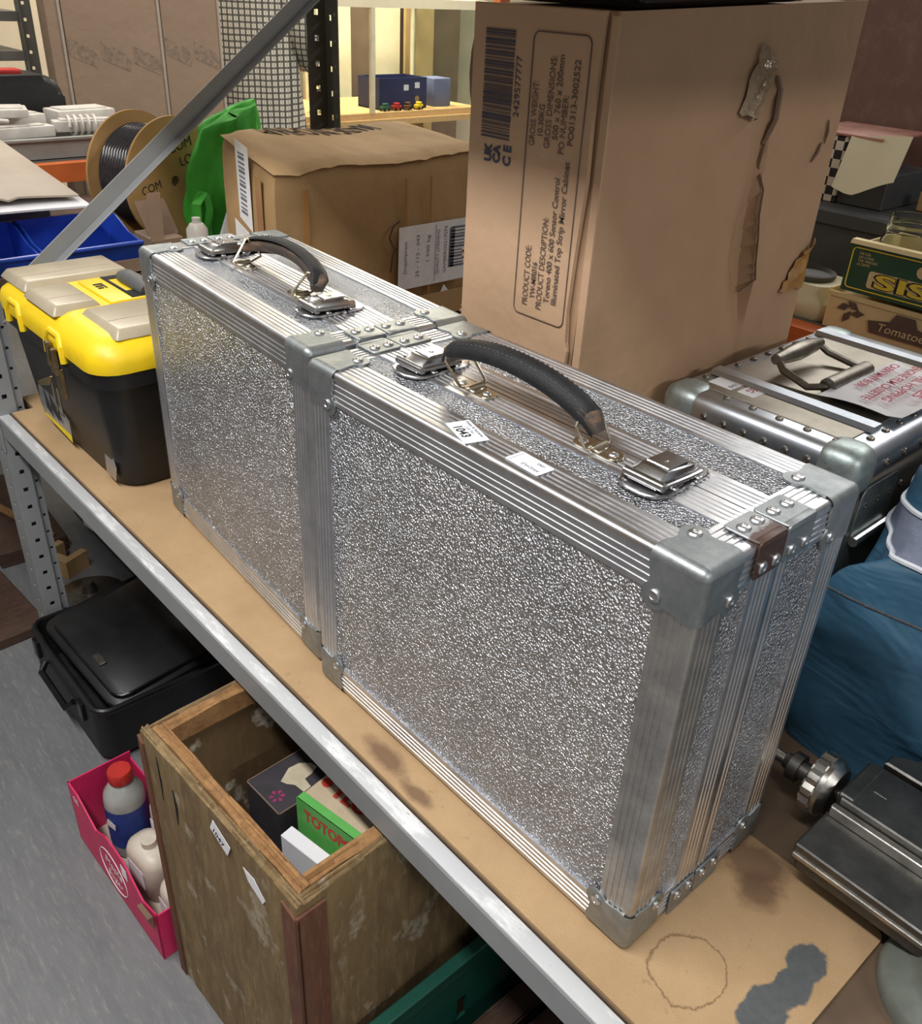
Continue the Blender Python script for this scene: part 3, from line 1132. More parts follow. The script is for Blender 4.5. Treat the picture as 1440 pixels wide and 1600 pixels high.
    if stickers:
        zt = H + 0.0006
        for (cx, cy, ang, w_, h_, kind) in ((-0.0195, -0.0925, -0.30, 0.044, 0.024, 0), (0.058, -0.091, -0.05, 0.040, 0.021, 1)):
            M = Matrix.Translation((cx, cy, zt)) @ Matrix.Rotation(ang, 4, 'Z')
            s_ = flatpoly('lot_sticker', rrect(w_, h_, 0.0015, 2), M, 'label', t, 0.0004)
            M = M @ Matrix.Translation((0, 0, 0.0005))
            if kind == 0:
                text('1043', 0.0125, M @ Matrix.Translation((-0.014, -0.0085, 0)), 'ink', s_, bold=0.0003)
                text('Lot No', 0.0052, M @ Matrix.Translation((-0.009, 0.0022, 0)), 'ink_grey', s_)
                text('Keyes & Auctions', 0.0048, M @ Matrix.Translation((-0.0195, 0.0072, 0)), 'ink_blue', s_)
            else:
                R180 = Matrix.Rotation(PI, 4, 'Z')
                text('1043', 0.0048, M @ R180 @ Matrix.Translation((-0.014, -0.0068, 0)), 'ink_blue', s_)
                text('XINOVLZ', 0.0048, M @ R180 @ Matrix.Translation((-0.016, 0.003, 0)), 'ink_blue', s_)
                g = G()
                g.box(-0.0165, -0.0161, -0.0095, 0.0095, 0, 0.0001, 0, 1, M)
                obj('lettering', g, 'ink_grey', s_, smooth=False)
    return t


caseA = make_case('flight_case', 'silver textured aluminium flight case with white stickers and its leather handle standing up',
                  (-0.251, 0.11, 0.0024), 0.0, 0.502, True, True, False)
caseB = make_case('flight_case', 'silver textured aluminium flight case beside the yellow toolbox, handle folded down',
                  (-0.7565, 0.1365, 0.0024), -0.064, 0.4856, False, False, True)
bpy.data.objects.remove(RV, do_unlink=True)

ZB = -0.005            # top of the bare shelf board

# ------------------------------------------------------------------ yellow and black toolbox
def rbox_ring(x0, x1, y0, y1, r, n=5):
    return [(p[0], p[1]) for p in rrect(x1 - x0, y1 - y0, r, n, (x0 + x1) / 2, (y0 + y1) / 2)]


def loft(g, rings, cap0=True, cap1=True):
    """rings of equal length: list of (list of (x, y), z)"""
    bm = g.bm
    R = [[bm.verts.new((x, y, z)) for x, y in pts] for pts, z in rings]
    n = len(R[0])
    for a, b in zip(R, R[1:]):
        for k in range(n):
            bm.faces.new((a[k], a[(k + 1) % n], b[(k + 1) % n], b[k]))
    if cap0:
        bm.faces.new(R[0][::-1])
    if cap1:
        bm.faces.new(R[-1])


tb = thing('toolbox', 'black plastic toolbox with a yellow lid and metal catch', 'toolbox', (-1.308, 0.092, 0.0))
def tbr(e, fx=0.0, r=0.035):
    return rbox_ring(-0.203 - e + fx, 0.212 + e, -0.09 - e, 0.09 + e, r)


g = G()
loft(g, [(tbr(-0.006, r=0.04), 0.0), (tbr(0.0, r=0.042), 0.006), (tbr(0.016, r=0.045), 0.187), (tbr(0.017, r=0.045), 0.192),
         (tbr(0.026, r=0.05), 0.194), (tbr(0.027, r=0.05), 0.226)])
body = obj('body', g, 'black_plastic', tb, ang=40)
g = G()
loft(g, [(tbr(0.030, r=0.05), 0.221), (tbr(0.031, r=0.05), 0.238), (tbr(0.026, r=0.05), 0.254), (tbr(0.010, r=0.045), 0.268), (tbr(-0.006, r=0.04), 0.274), (tbr(-0.02, r=0.04), 0.275)])
lid = obj('lid', g, 'yellow', tb, ang=40)
# raised ridges that frame the compartments
ZL = 0.275
for (a, b, c, d) in ((-0.222, -0.095, -0.105, 0.098), (-0.082, 0.062, -0.112, -0.022), (0.075, 0.225, -0.075, 0.098)):
    g = G()
    g.hull8([(a, c, ZL - 0.006), (b, c, ZL - 0.006), (b, d, ZL - 0.006), (a, d, ZL - 0.006),
             (a + 0.012, c + 0.012, ZL + 0.010), (b - 0.012, c + 0.012, ZL + 0.010), (b - 0.012, d - 0.012, ZL + 0.010), (a + 0.012, d - 0.012, ZL + 0.010)], 0.004, 2)
    cv = obj('compartment_cover', g, 'smoke', tb, ang=40)
    g = G()
    x_ = a + (b - a) * 0.62
    g.box(x_, x_ + 0.0015, c + 0.014, d - 0.014, ZL + 0.0098, ZL + 0.0105)
    obj('divider', g, 'carton_grey', cv, smooth=False)
# handle in its recess
g = G()
g.box(-0.085, 0.065, -0.012, 0.098, ZL - 0.002, ZL + 0.005, 0.003, 2)
obj('handle_panel', g, 'yellow', tb)
g = G()
g.box(-0.08, 0.058, 0.028, 0.034, ZL + 0.0045, ZL + 0.0062)
g.box(-0.08, 0.058, 0.084, 0.089, ZL + 0.0045, ZL + 0.0062)
g.box(0.020, 0.060, 0.028, 0.089, ZL + 0.0045, ZL + 0.0060)
g.box(-0.08, -0.06, 0.028, 0.089, ZL + 0.0045, ZL + 0.0060)
obj('handle_recess', g, 'dark_gap', tb, smooth=False)['kind'] = 'stuff'
g = G()
g.tube([(-0.055, 0.060, ZL + 0.008), (-0.03, 0.060, ZL + 0.012), (0.02, 0.060, ZL + 0.012), (0.05, 0.060, ZL + 0.008)], [0.012, 0.016, 0.016, 0.012], 12)
obj('handle', g, 'grey_grip', tb)
M = Matrix.Translation((-0.045, 0.0, ZL + 0.0055))
g = G()
for k, x_ in enumerate((0.0, 0.012, 0.024)):
    g.box(x_, x_ + 0.006, 0.0, 0.014 - k * 0.002, 0, 0.0006, M=M)
g.box(0.0, 0.03, 0.013, 0.016, 0, 0.0006, M=M)
obj('emblem', g, 'ink', tb, smooth=False)['kind'] = 'stuff'
flatpoly('lot_label', rrect(0.040, 0.022, 0.001, 2), Matrix.Translation((0.105, -0.096, ZL - 0.0145)) @ Matrix.Rotation(0.5, 4, 'X'), 'label', tb)
# metal catch hanging open
for lx in (0.075,):
    g = G()
    yf = -0.118
    g.box(lx - 0.013, lx + 0.013, yf - 0.006, yf, 0.135, 0.19, 0.001)
    ct = obj('catch', g, 'brass', tb)
    g = G()
    g.box(lx - 0.018, lx - 0.006, yf - 0.014, yf - 0.004, 0.19, 0.235, 0.002)
    g.box(lx + 0.006, lx + 0.014, yf - 0.014, yf - 0.004, 0.192, 0.228, 0.002)
    g.box(lx - 0.014, lx + 0.010, yf - 0.012, yf - 0.004, 0.178, 0.2, 0.002)
    obj('catch_hinge', g, 'brass', ct)
    g = G()
    g.hull8([(lx - 0.04, yf - 0.030, 0.150), (lx - 0.012, yf - 0.022, 0.158), (lx - 0.012, yf - 0.016, 0.158), (lx - 0.04, yf - 0.022, 0.150),
             (lx - 0.036, yf - 0.032, 0.160), (lx - 0.004, yf - 0.020, 0.176), (lx - 0.004, yf - 0.012, 0.176), (lx - 0.036, yf - 0.024, 0.160)], 0.002)
    obj('catch_lever', g, 'brass', ct)
    g = G()
    g.tube([(lx - 0.016, yf - 0.014, 0.16), (lx - 0.012, yf - 0.014, 0.108), (lx + 0.006, yf - 0.012, 0.103), (lx + 0.006, yf - 0.014, 0.158)], 0.0018, 6)
    obj('catch_wire', g, 'nickel', ct)
# yellow arch round the catch and a second one further along
for lx in (0.075, -0.115):
    g = G()
    pts = [(lx - 0.035, -0.1215, 0.208), (lx - 0.033, -0.1215, 0.235), (lx - 0.02, -0.117, 0.249), (lx + 0.02, -0.117, 0.249), (lx + 0.033, -0.1215, 0.235), (lx + 0.035, -0.1215, 0.208)]
    g.tube(pts, 0.006, 8)
    obj('catch_arch', g, 'yellow', lid)
# stickers on the front: silver emblem with a yellow foot, foil patch
lean = Matrix.Rotation(math.radians(90 + 5.2), 4, 'X')
Mf = Matrix.Translation((-0.075, -0.098, 0.055)) @ Matrix.Rotation(math.radians(90 - 5.2), 4, 'X')
em = flatpoly('maker_sticker', [(-0.075, 0.02), (-0.07, -0.012), (-0.045, -0.03), (0.085, -0.038), (0.075, 0.0), (0.03, 0.015), (-0.02, 0.035), (-0.05, 0.037)], Mf, 'silver_sticker', tb)
M2 = Mf @ Matrix.Translation((0, 0, 0.0006))
for pl in ([(-0.05, 0.024), (-0.035, -0.012), (0.0, -0.02), (-0.02, 0.0)], [(-0.02, 0.026), (-0.012, -0.005), (0.03, -0.02), (0.005, 0.004)], [(0.0, 0.012), (0.025, -0.012), (0.045, -0.016), (0.02, 0.004)]):
    flatpoly('emblem', pl, M2, 'ink', em, 0.0003)
flatpoly('yellow_strip', [(-0.05, -0.026), (-0.045, -0.03), (0.085, -0.038), (0.082, -0.026)], M2, 'yellow_ink', em, 0.0003)
Mf = Matrix.Translation((0.165, -0.0945, 0.034)) @ Matrix.Rotation(math.radians(90 - 5.2), 4, 'X')
flatpoly('foil_sticker', [(-0.022, 0.018), (0.012, 0.022), (0.026, 0.004), (0.02, -0.022), (-0.018, -0.02)], Mf, 'silver_sticker', tb)


# ------------------------------------------------------------------ tall brown carton
bx = thing('cardboard_carton', 'tall brown cardboard carton printed with a barcode and product details', 'carton', (-0.47, 0.52, ZB))
H1 = 0.765


def sm(a, b, t):
    t = max(0.0, min(1.0, (t - a) / (b - a)))
    return t * t * (3 - 2 * t)


TEAR = [(0.715, 0.545), (0.690, 0.570), (0.672, 0.588), (0.64, 0.590), (0.612, 0.586), (0.585, 0.584), (0.56, 0.590), (0.53, 0.590), (0.50, 0.597), (0.47, 0.602), (0.445, 0.611), (0.40, 0.612)]


def tear_y(z):
    if z >= TEAR[0][0]:
        return TEAR[0][1]
    for (z1, y1), (z0, y0) in zip(TEAR, TEAR[1:]):
        if z0 <= z <= z1:
            return y0 + (y1 - y0) * (z - z0) / (z1 - z0)
    return TEAR[-1][1]


def rf(u, v):
    y, z = -0.238 + 0.476 * u, (H1 + 0.02 * u) * v
    d = 0.0
    ty = tear_y(z + ZB) - 0.52
    q = math.exp(-((z - 0.485) / 0.075) ** 2)
    if y < ty:
        d -= 0.024 * q * math.exp(-((y - ty) / 0.036) ** 2)
        d -= 0.007 * math.exp(-((z - 0.62) / 0.07) ** 2) * math.exp(-((y - ty) / 0.05) ** 2)
    else:
        d += 0.004 * q * math.exp(-((y - ty) / 0.05) ** 2)
    d += 0.004 * math.sin(PI * u) * math.sin(PI * v)
    return (0.1 + d, y, z)


g = G()
g.hull8([(-0.1, -0.236, 0), (0.072, -0.236, 0), (0.072, 0.238, 0), (-0.1, 0.238, 0), (-0.1, -0.236, H1 - 0.002), (0.097, -0.236, H1 - 0.002), (0.097, 0.238, H1 + 0.018), (-0.1, 0.238, H1 + 0.018)])
cart = obj('carton_body', g, 'carton', bx)
g = G()
g.grid(rf, 110, 60, 0.003)
side = obj('side_panel', g, 'carton', bx, ang=50)
# printed end flap, proud of the body, with a wavy cut edge
edge = [(0.087, H1), (0.084, H1 - 0.1), (0.0855, H1 - 0.16), (0.080, H1 - 0.24), (0.0775, H1 - 0.30), (0.079, H1 - 0.335), (0.0835, H1 - 0.345), (0.0815, H1 - 0.37), (0.078, H1 - 0.42), (0.078, H1 - 0.6), (0.08, 0.0)]
poly = [(-0.1005, 0.0), (-0.1005, H1)] + edge
g = G()
g.prism(poly, 0.0, 0.006, axis_mat((1, 0, 0), (0, 0, 1), (0, -1, 0), (0, -0.2385, 0)), 0.0012)
flap = obj('end_flap', g, 'carton_pale', bx, smooth=False)
g = G()
g.prism([(0.0885, 0.0), (0.1005, 0.0), (0.1005, H1 - 0.004), (0.0915, H1 - 0.004)], 0, 0.003, axis_mat((1, 0, 0), (0, 0, 1), (0, -1, 0), (0, -0.2365, 0)))
obj('folded_edge', g, 'carton_pale', bx, smooth=False)
YF = -0.2452


def vt(s, xc, z0, z1, parent, h=0.0085, mat='print_brown', bold=0.0):
    """one printed line running up the flap: centre x (world), from z0 to z1"""
    x = xc + 0.47 + h / 2
    text(s, h / 0.70, axes((x, YF, z0 - ZB), (0, 0, 1), (-1, 0, 0)), mat, parent, fit=z1 - z0, bold=bold)


vt('GROSS WEIGHT:', -0.468, 0.627, 0.691, flap)
vt('10.30KG', -0.4565, 0.637, 0.668, flap, 0.008, bold=0.0001)
vt('GROSS DIMENSIONS:', -0.4455, 0.627, 0.716, flap)
vt('500 x 760 x 200mm', -0.4345, 0.637, 0.718, flap, 0.008, bold=0.0001)
vt('PO NUMBER:', -0.424, 0.624, 0.681, flap)
vt('PO01313-3002522', -0.412, 0.634, 0.715, flap, 0.008, bold=0.0001)
vt('PRODUCT CODE:', -0.459, 0.452, 0.521, flap)
vt('YW-MIR016', -0.4475, 0.463, 0.505, flap, 0.008, bold=0.0001)
vt('PRODUCT DESCRIPTION:', -0.4365, 0.452, 0.556, flap)
vt('Toreno 400 x 600 Sensor Control', -0.4250, 0.463, 0.600, flap, 0.008, bold=0.0001)
vt('Illuminated Top Strip Mirror Cabinet', -0.4135, 0.463, 0.618, flap, 0.008, bold=0.0001)
vt('2429577777', -0.4955, 0.652, 0.712, flap, 0.0085, 'print_navy')
vt('UK', -0.536, 0.601, 0.621, flap, 0.011, 'print_navy', 0.0009)
vt('CA', -0.522, 0.601, 0.621, flap, 0.011, 'print_navy', 0.0009)
vt('C E', -0.505, 0.600, 0.622, flap, 0.012, 'print_navy', 0.0007)
barcode(flap, axes((-0.503 + 0.47, YF, 0.627 - ZB), (0, 0, 1), (-1, 0, 0)), 0.111, 0.046, 'print_navy', 36, 5)
g = G()
fr = rrect(0.080, 0.297, 0.008, 4, -0.436 + 0.47, 0.589 - ZB)
g.tube([(x, YF, z) for x, z in fr], 0.0007, 6, True)
obj('printed_frame', g, 'print_brown', flap)
# crumpled tape and the tear down the side
rnd = random.Random(3)


def crumple(name, corners, mat, parent, amp=0.008, n=7, seed=1):
    r_ = random.Random(seed)
    c = [Vector(p) for p in corners]
    off = [[r_.uniform(0.1, 1) * amp for _ in range(n + 1)] for _ in range(n + 1)]
    g = G()

    def fn(u, v):
        p = c[0].lerp(c[1], u).lerp(c[3].lerp(c[2], u), v)
        q = off[int(round(u * n))][int(round(v * n))]
        e = min(1.0, 4 * min(u, 1 - u) + 0.3)
        return p + Vector((q * e, r_.uniform(-1, 1) * 0.002, r_.uniform(-1, 1) * 0.002))
    g.grid(fn, n, n, 0.0005)
    return obj(name, g, mat, parent, ang=25)


def sp(y, z, o=0.0):
    u, v = (y - 0.52 + 0.238) / 0.476, (z - ZB) / H1
    p = Vector(rf(max(0, min(1, u)), max(0, min(1, v))))
    p.x += 0.0025 + o
    return p


crumple('torn_tape', [sp(0.508, 0.652), sp(0.545, 0.642), sp(0.572, 0.700), sp(0.530, 0.722)], 'cleartape', side, 0.012, 8, 4)
crumple('loose_tape', [sp(0.692, 0.412), sp(0.757, 0.405), sp(0.757, 0.475), sp(0.720, 0.45)], 'tape', side, 0.010, 7, 9)
path = [(0.548, 0.690), (0.575, 0.688), (0.588, 0.672), (0.590, 0.64), (0.586, 0.612), (0.584, 0.585), (0.590, 0.56), (0.590, 0.53), (0.597, 0.50), (0.602, 0.47), (0.611, 0.445), (0.606, 0.425)]
g = G()
for k in range(len(path) - 1):
    (y0, z0), (y1, z1) = path[k], path[k + 1]
    w = 0.0045 if 1 <= k <= 3 else 0.0012
    a, b = sp(y0, z0, 0.001), sp(y1, z1, 0.001)
    g.hull8([a + Vector((-0.001, -w, 0)), a + Vector((-0.001, w, 0)), b + Vector((-0.001, w, 0)), b + Vector((-0.001, -w, 0)),
             a + Vector((0.002, -w * 0.5, 0)), a + Vector((0.0005, w, 0)), b + Vector((0.0005, w, 0)), b + Vector((0.002, -w * 0.5, 0))])
obj('tear', g, 'carton_inner', side, smooth=False)['kind'] = 'stuff'
for (y0, z0, y1, z1) in ((0.724, 0.600, 0.722, 0.628), (0.700, 0.580, 0.716, 0.602)):
    g = G()
    a, b = sp(y0, z0, 0.0006), sp(y1, z1, 0.0006)
    g.tube([a, a.lerp(b, 0.5) + Vector((0, 0.003, 0)), b], [0.001, 0.0022, 0.0012], 6)
    obj('scuff', g, 'carton_inner', side)
# torn flaps showing at its far edge
crumple('torn_flap', [(-0.101, -0.225, 0.505), (-0.101, -0.10, 0.50), (-0.101, -0.10, 0.70), (-0.101, -0.225, 0.70)], 'carton_inner', bx, -0.006, 4, 2)
g = G()


def tornfn(u, v):
    z = 0.545 + 0.21 * v
    return (-0.1005 - u * (0.028 * math.sin(PI * min(1, (1 - v) * 1.3 + 0.12)) ** 0.8 + 0.003), -0.232 + 0.012 * u, z)


g.grid(tornfn, 4, 10, 0.004)
obj('torn_flap', g, 'carton_inner', bx)
g = G()


def corr(u, v):
    z = 0.36 + 0.135 * v
    w = 0.012 + 0.012 * math.sin(v * 5.0) ** 2
    return (-0.1005 - u * w, -0.222 - 0.003 * math.sin(v * 2 * PI * 17), z)


g.grid(corr, 2, 120, 0.0015)
obj('corrugated_edge', g, 'carton_inner', bx, ang=60)

# black flat case lying on top of the tall carton
g = G()
g.box(-0.085, 0.10, -0.22, 0.10, 0, 0.035, 0.012, 3)
g.box(-0.08, 0.095, -0.215, 0.095, 0.034, 0.06, 0.01, 2)
o = obj('flat_case', g, 'black_gloss', None, (-0.47, 0.53, ZB + H1 + 0.0115), (0.042, 0, 0))
tag(o, 'black flat plastic case lying on top of the tall carton', 'case')


# ------------------------------------------------------------------ crushed carton behind the far flight case
g = G()
g.box(-1.40, -1.12, 0.34, 0.80, ZB, 0.197, 0.01, 2)  # added plinth under the carton, meant to show only as darkness
o = obj('dark_plinth', g, 'black_case', None)
tag(o, 'added dark plinth standing under the crushed carton with a white shipping label', 'case')
b2 = thing('cardboard_carton', 'crushed tan carton marked MADE IN CHINA with white shipping labels', 'carton', (-1.24, 0.57, 0.1975))
CB = Vector((-1.24, 0.57, 0.1975))


def c2(x, y, z):
    return Vector((x, y, z)) - CB


crn = {(0, 0): (-1.385, 0.385), (1, 0): (-1.088, 0.318), (1, 1): (-1.085, 0.80), (0, 1): (-1.44, 0.86)}


def top_z(u, v):
    return 0.505 + 0.014 * (1 - u) * (1 - v) - 0.010 * math.exp(-((v - 0.1) / 0.1) ** 2) * u + 0.004 * math.sin(v * 9)


def bil(u, v):
    a = Vector(crn[(0, 0)]).lerp(Vector(crn[(1, 0)]), u)
    b = Vector(crn[(0, 1)]).lerp(Vector(crn[(1, 1)]), u)
    return a.lerp(b, v)


g = G()


def ftop(u, v):
    p = bil(u, v)
    e = min(u, 1 - u, v * 1.6, (1 - v) * 1.6)
    z = top_z(u, v) - 0.010 * math.exp(-e * 30)
    z -= 0.003 * max(0, math.sin((v * 7.0 + u * 0.6) * 2 * PI)) ** 6
    return c2(p.x, p.y, z)


g.grid(ftop, 14, 30, 0.0)


def wall(e0, e1, bul):
    def fn(u, v):
        (u0, v0), (u1, v1) = e0, e1
        uu, vv = u0 + (u1 - u0) * u, v0 + (v1 - v0) * u
        p = bil(uu, vv)
        ctr = bil(0.5, 0.5)
        out = (p - ctr).normalized()
        zt = ftop(uu, vv).z + CB.z
        z = 0.198 + (zt - 0.198) * v
        k = bul * math.sin(PI * u) * math.sin(PI * v) - 0.008 * math.exp(-(1 - v) * 18)
        p = p + out * k
        return c2(p.x, p.y, z)
    g.grid(fn, 20, 14, 0.0)


wall((0, 0), (1, 0), 0.004)
wall((1, 0), (1, 1), 0.008)
wall((1, 1), (0, 1), 0.004)
wall((0, 1), (0, 0), 0.004)
g.grid(lambda u, v: c2(*(list(bil(u, v)) + [0.1985])), 1, 1, 0.0)
bmesh.ops.remove_doubles(g.bm, verts=g.bm.verts[:], dist=0.0008)
b2b = obj('carton_body', g, 'carton_tan', b2, ang=50)
from mathutils.bvhtree import BVHTree
_bv = BVHTree.FromPolygons([v.co for v in b2b.data.vertices], [tuple(p.vertices) for p in b2b.data.polygons])
tx_ = text('MADE IN CHINA', 0.10, axes(c2(-1.398, 0.715, 0.52), (0.12, -1, 0), (1, 0.12, 0.0)), 'print_brown', b2b, fit=0.27, bold=0.002)
_mi = tx_.matrix_basis.copy()
for v in tx_.data.vertices:                       # lay the print on the crumpled top
    p_ = _mi @ v.co
    hit = _bv.ray_cast(Vector((p_.x, p_.y, 1.0)), Vector((0, 0, -1)))
    if hit[0] is not None:
        v.co = _mi.inverted() @ Vector((p_.x, p_.y, hit[0].z + 0.0012))
# labels, tape strips and marks on the long side
XL = -1.072


def side_pt(y, z, o=0.0):
    return c2(XL + o, y, z)


lab = flatpoly('shipping_label', [(0, 0), (0.175, 0.004), (0.172, 0.122), (0.0, 0.118)], axes(side_pt(0.565, 0.262), (0, 1, -0.02), (0, 0.02, 1)), 'label', b2)
ML = axes(side_pt(0.565, 0.262, 0.0006), (0, 1, -0.02), (0, 0.02, 1))
barcode(lab, ML @ Matrix.Translation((0.125, 0.03, 0)) @ Matrix.Rotation(0, 4, 'Z'), 0.04, 0.075, 'ink_grey', 1, 3)
for k in range(13):
    g = G()
    g.box(0.128, 0.164, 0.03 + k * 0.0062, 0.03 + k * 0.0062 + (0.0024 if k % 3 else 0.0038), 0, 0.0003, M=ML)
    obj('barcode_bar', g, 'ink_grey', lab, smooth=False)
for (x_, z0_, L_, s_) in ((0.020, 0.03, 0.06, 'Dropshipment'), (0.050, 0.02, 0.08, '25 - 112 - 043'), (0.075, 0.045, 0.05, '1.500 kg'), (0.10, 0.02, 0.085, 'QUALITY LINSHING'), (0.119, 0.02, 0.09, 'GAMBERO2517074')):
    text(s_, 0.011, ML @ axes((x_, z0_, 0), (0, 1, 0), (-1, 0, 0)), 'ink_grey', lab, fit=L_)
g = G()
g.tube([ML @ Vector(p) for p in ((0.09, 0.006, 0), (0.09, 0.116, 0))], 0.0004, 5)
obj('printed_frame', g, 'ink_grey', lab)
flatpoly('torn_label', [(0, 0), (0.055, -0.005), (0.02, 0.035)], axes(side_pt(0.66, 0.222, 0.001), (0, 1, 0), (0, 0, 1)), 'label', b2)
g = G()
g.grid(lambda u, v: side_pt(0.57 + 0.2 * u, 0.199 + 0.045 * v, 0.004 + 0.006 * math.sin(u * 3) * (1 - v)), 8, 2, 0.002)
obj('loose_flap', g, 'carton_tan', b2)
for y0, w in ((0.362, 0.012), (0.58, 0.006), (0.64, 0.005)):
    flatpoly('parcel_tape', [(0, 0), (w, 0), (w, 0.25), (0, 0.25)], axes(side_pt(y0, 0.215, -0.0005), (0, 1, 0), (0, 0, 1)), 'tape', b2, 0.0003)
# small mark by the label
g = G()
g.tube([side_pt(0.555, 0.345), side_pt(0.545, 0.365), side_pt(0.555, 0.385), side_pt(0.57, 0.392)], 0.0018, 6)
g.tube([side_pt(0.548, 0.30), side_pt(0.553, 0.33), side_pt(0.56, 0.345)], 0.0018, 6)
obj('handling_mark', g, 'print_brown', b2)['kind'] = 'stuff'
# label on the narrow end
e0, e1 = Vector((-1.385, 0.385, 0)), Vector((-1.088, 0.318, 0))
ex = (e1 - e0).normalized()
en = Vector((ex.y, -ex.x, 0))


def endp(s, z, o=0.006):
    p = e0 + ex * s + en * o
    return c2(p.x, p.y, z)


el = flatpoly('barcode_label', [(0, 0), (0.075, -0.012), (0.075, 0.13), (0.0, 0.135)], axes(endp(0.115, 0.385), ex, (0, 0, 1)), 'label', b2)
ME = axes(endp(0.115, 0.385, 0.0067), ex, (0, 0, 1))
for k in range(14):
    g = G()
    g.box(0.016, 0.052, 0.012 + k * 0.0078, 0.012 + k * 0.0078 + (0.003 if k % 3 else 0.005), 0, 0.0003, M=ME)
    obj('barcode_bar', g, 'ink_grey', el, smooth=False)
el2 = flatpoly('white_label', [(0, 0), (0.10, -0.01), (0.10, 0.07), (0, 0.08)], axes(endp(0.08, 0.295), ex, (0, 0, 1)), 'label', b2)
text('6', 0.03, axes(endp(0.15, 0.335, 0.0068), (0, 0, 1), -ex), 'ink', el2)
for s0, w in ((0.215, 0.035),):
    flatpoly('parcel_tape', [(0, 0), (w, 0), (w, 0.27), (0, 0.27)], axes(endp(s0, 0.205, 0.0045), ex, (0, 0, 1)), 'tape', b2, 0.0003)


# ------------------------------------------------------------------ riveted aluminium case
rc = thing('riveted_case', 'riveted aluminium transit case with paper notes and a drop handle on top', 'transit case', (-0.215, 0.625, ZB))
X, Y, ZT = 0.129, 0.201, 0.36
g = G()
g.box(-X, X, -Y, Y, 0.0, 0.312, 0.018, 3)
obj('body', g, 'rivet_case', rc)
g = G()
g.box(-X - 0.002, X + 0.002, -Y - 0.002, Y + 0.002, 0.314, ZT, 0.016, 4)
ld = obj('lid', g, 'rivet_edge', rc)
g = G()
g.box(-X + 0.03, X - 0.03, -Y + 0.03, Y - 0.03, ZT - 0.002, ZT + 0.0015, 0.0008)
obj('top_sheet', g, 'rivet_case', rc)
for sx in (-1, 1):
    for sy in (-1, 1):
        g = G()
        cx, cy = sx * (X - 0.024), sy * (Y - 0.024)
        g.box(cx - 0.029, cx + 0.029, cy - 0.029, cy + 0.029, 0.302, ZT + 0.003, 0.019, 4)
        obj('corner_cap', g, 'rivet_corner', rc)
for y0 in (-0.115, 0.145):
    g = G()
    g.prism([(-0.013, 0), (-0.009, 0.006), (0.009, 0.006), (0.013, 0)], -0.115, 0.105, axis_mat((0, 1, 0), (0, 0, 1), (1, 0, 0), (0, y0, ZT + 0.001)))
    obj('rib', g, 'rivet_edge', rc)
rvd = obj('rivet', rivet_mesh(0.0048, 0.003, 10), 'rivet_dark', rc)
rvd.matrix_local = Matrix.Translation((-X + 0.075, -Y + 0.022, ZT))
for k in range(1, 5):
    inst(rvd, rc, Matrix.Translation((-X + 0.075 + k * 0.036, -Y + 0.022, ZT)))
for k in range(9):
    inst(rvd, rc, Matrix.Translation((-X + 0.018, -Y + 0.06 + k * 0.036, ZT)))
for k in range(9):
    inst(rvd, rc, Matrix.Translation((X - 0.018, -Y + 0.06 + k * 0.036, ZT)))
qf = Vector((0, -1, 0)).to_track_quat('Z', 'Y').to_matrix().to_4x4()
qx = Vector((1, 0, 0)).to_track_quat('Z', 'Y').to_matrix().to_4x4()
for k in range(6):
    inst(rvd, rc, Matrix.Translation((-X + 0.062 + k * 0.028, -Y - 0.002, 0.338)) @ qf)
for k in range(7):
    inst(rvd, rc, Matrix.Translation((X + 0.002, -Y + 0.07 + k * 0.045, 0.336)) @ qx)
for k in range(4):
    inst(rvd, rc, Matrix.Translation((X, -Y + 0.05 + k * 0.03, 0.285)) @ qx)
# drop handle: bracket, two bails and the grip
g = G()
g.tube([(0.014, -0.068, ZT + 0.012), (0.014, 0.032, ZT + 0.012)], 0.011, 12)
g.box(0.002, 0.026, -0.056, 0.02, ZT + 0.001, ZT + 0.012, 0.003)
hb = obj('handle_bracket', g, 'rivet_dark', rc)
g = G()
for yy, b in ((-0.068, -1), (0.032, 1)):
    g.tube([(0.014, yy, ZT + 0.012), (-0.005, yy + b * 0.012, ZT + 0.008), (-0.045, yy + b * 0.006, ZT + 0.016), (-0.058, yy, ZT + 0.026)], 0.0048, 8)
obj('handle_bail', g, 'rivet_dark', rc)['kind'] = 'stuff'
g = G()
g.tube([(-0.058, -0.074, ZT + 0.026), (-0.058, -0.045, ZT + 0.026), (-0.058, -0.018, ZT + 0.026), (-0.058, 0.012, ZT + 0.026), (-0.058, 0.036, ZT + 0.026)],
       [0.007, 0.0105, 0.0125, 0.0105, 0.007], 12)
obj('handle_grip', g, 'rivet_dark', rc)
# paper note with red marker, plus two small tags
zt = ZT + 0.0022
nt_ = G()
nt_.grid(lambda u, v: (0.018 + 0.098 * u + 0.004 * v, -0.098 + 0.2 * v + (0.015 * u) - 0.03 * u * v, zt + 0.008 + 0.003 * math.sin(u * 4 + v * 3) + (0.004 if u > 0.9 else 0)), 6, 8, 0.0004)
note = obj('paper_note', nt_, 'label', rc)
ZN = zt + 0.0145
for s, x0, y0, L_ in (('CABIN MNT BOX', 0.030, 0.070, 0.115), ('ENGINE FILM CASSETTE', 0.052, 0.085, 0.16), ('PHIL HOPPING', 0.072, 0.065, 0.125), ('WIRES', 0.092, 0.06, 0.08)):
    text(s, 0.016, axes((x0, y0, ZN), (0.05, -1, 0), (1, 0.05, 0)), 'ink_red', note, fit=L_, bold=0.0002)
t1 = flatpoly('paper_tag', rrect(0.034, 0.03, 0.001, 1), Matrix.Translation((-0.082, -0.140, zt - 0.001)), 'label', rc)
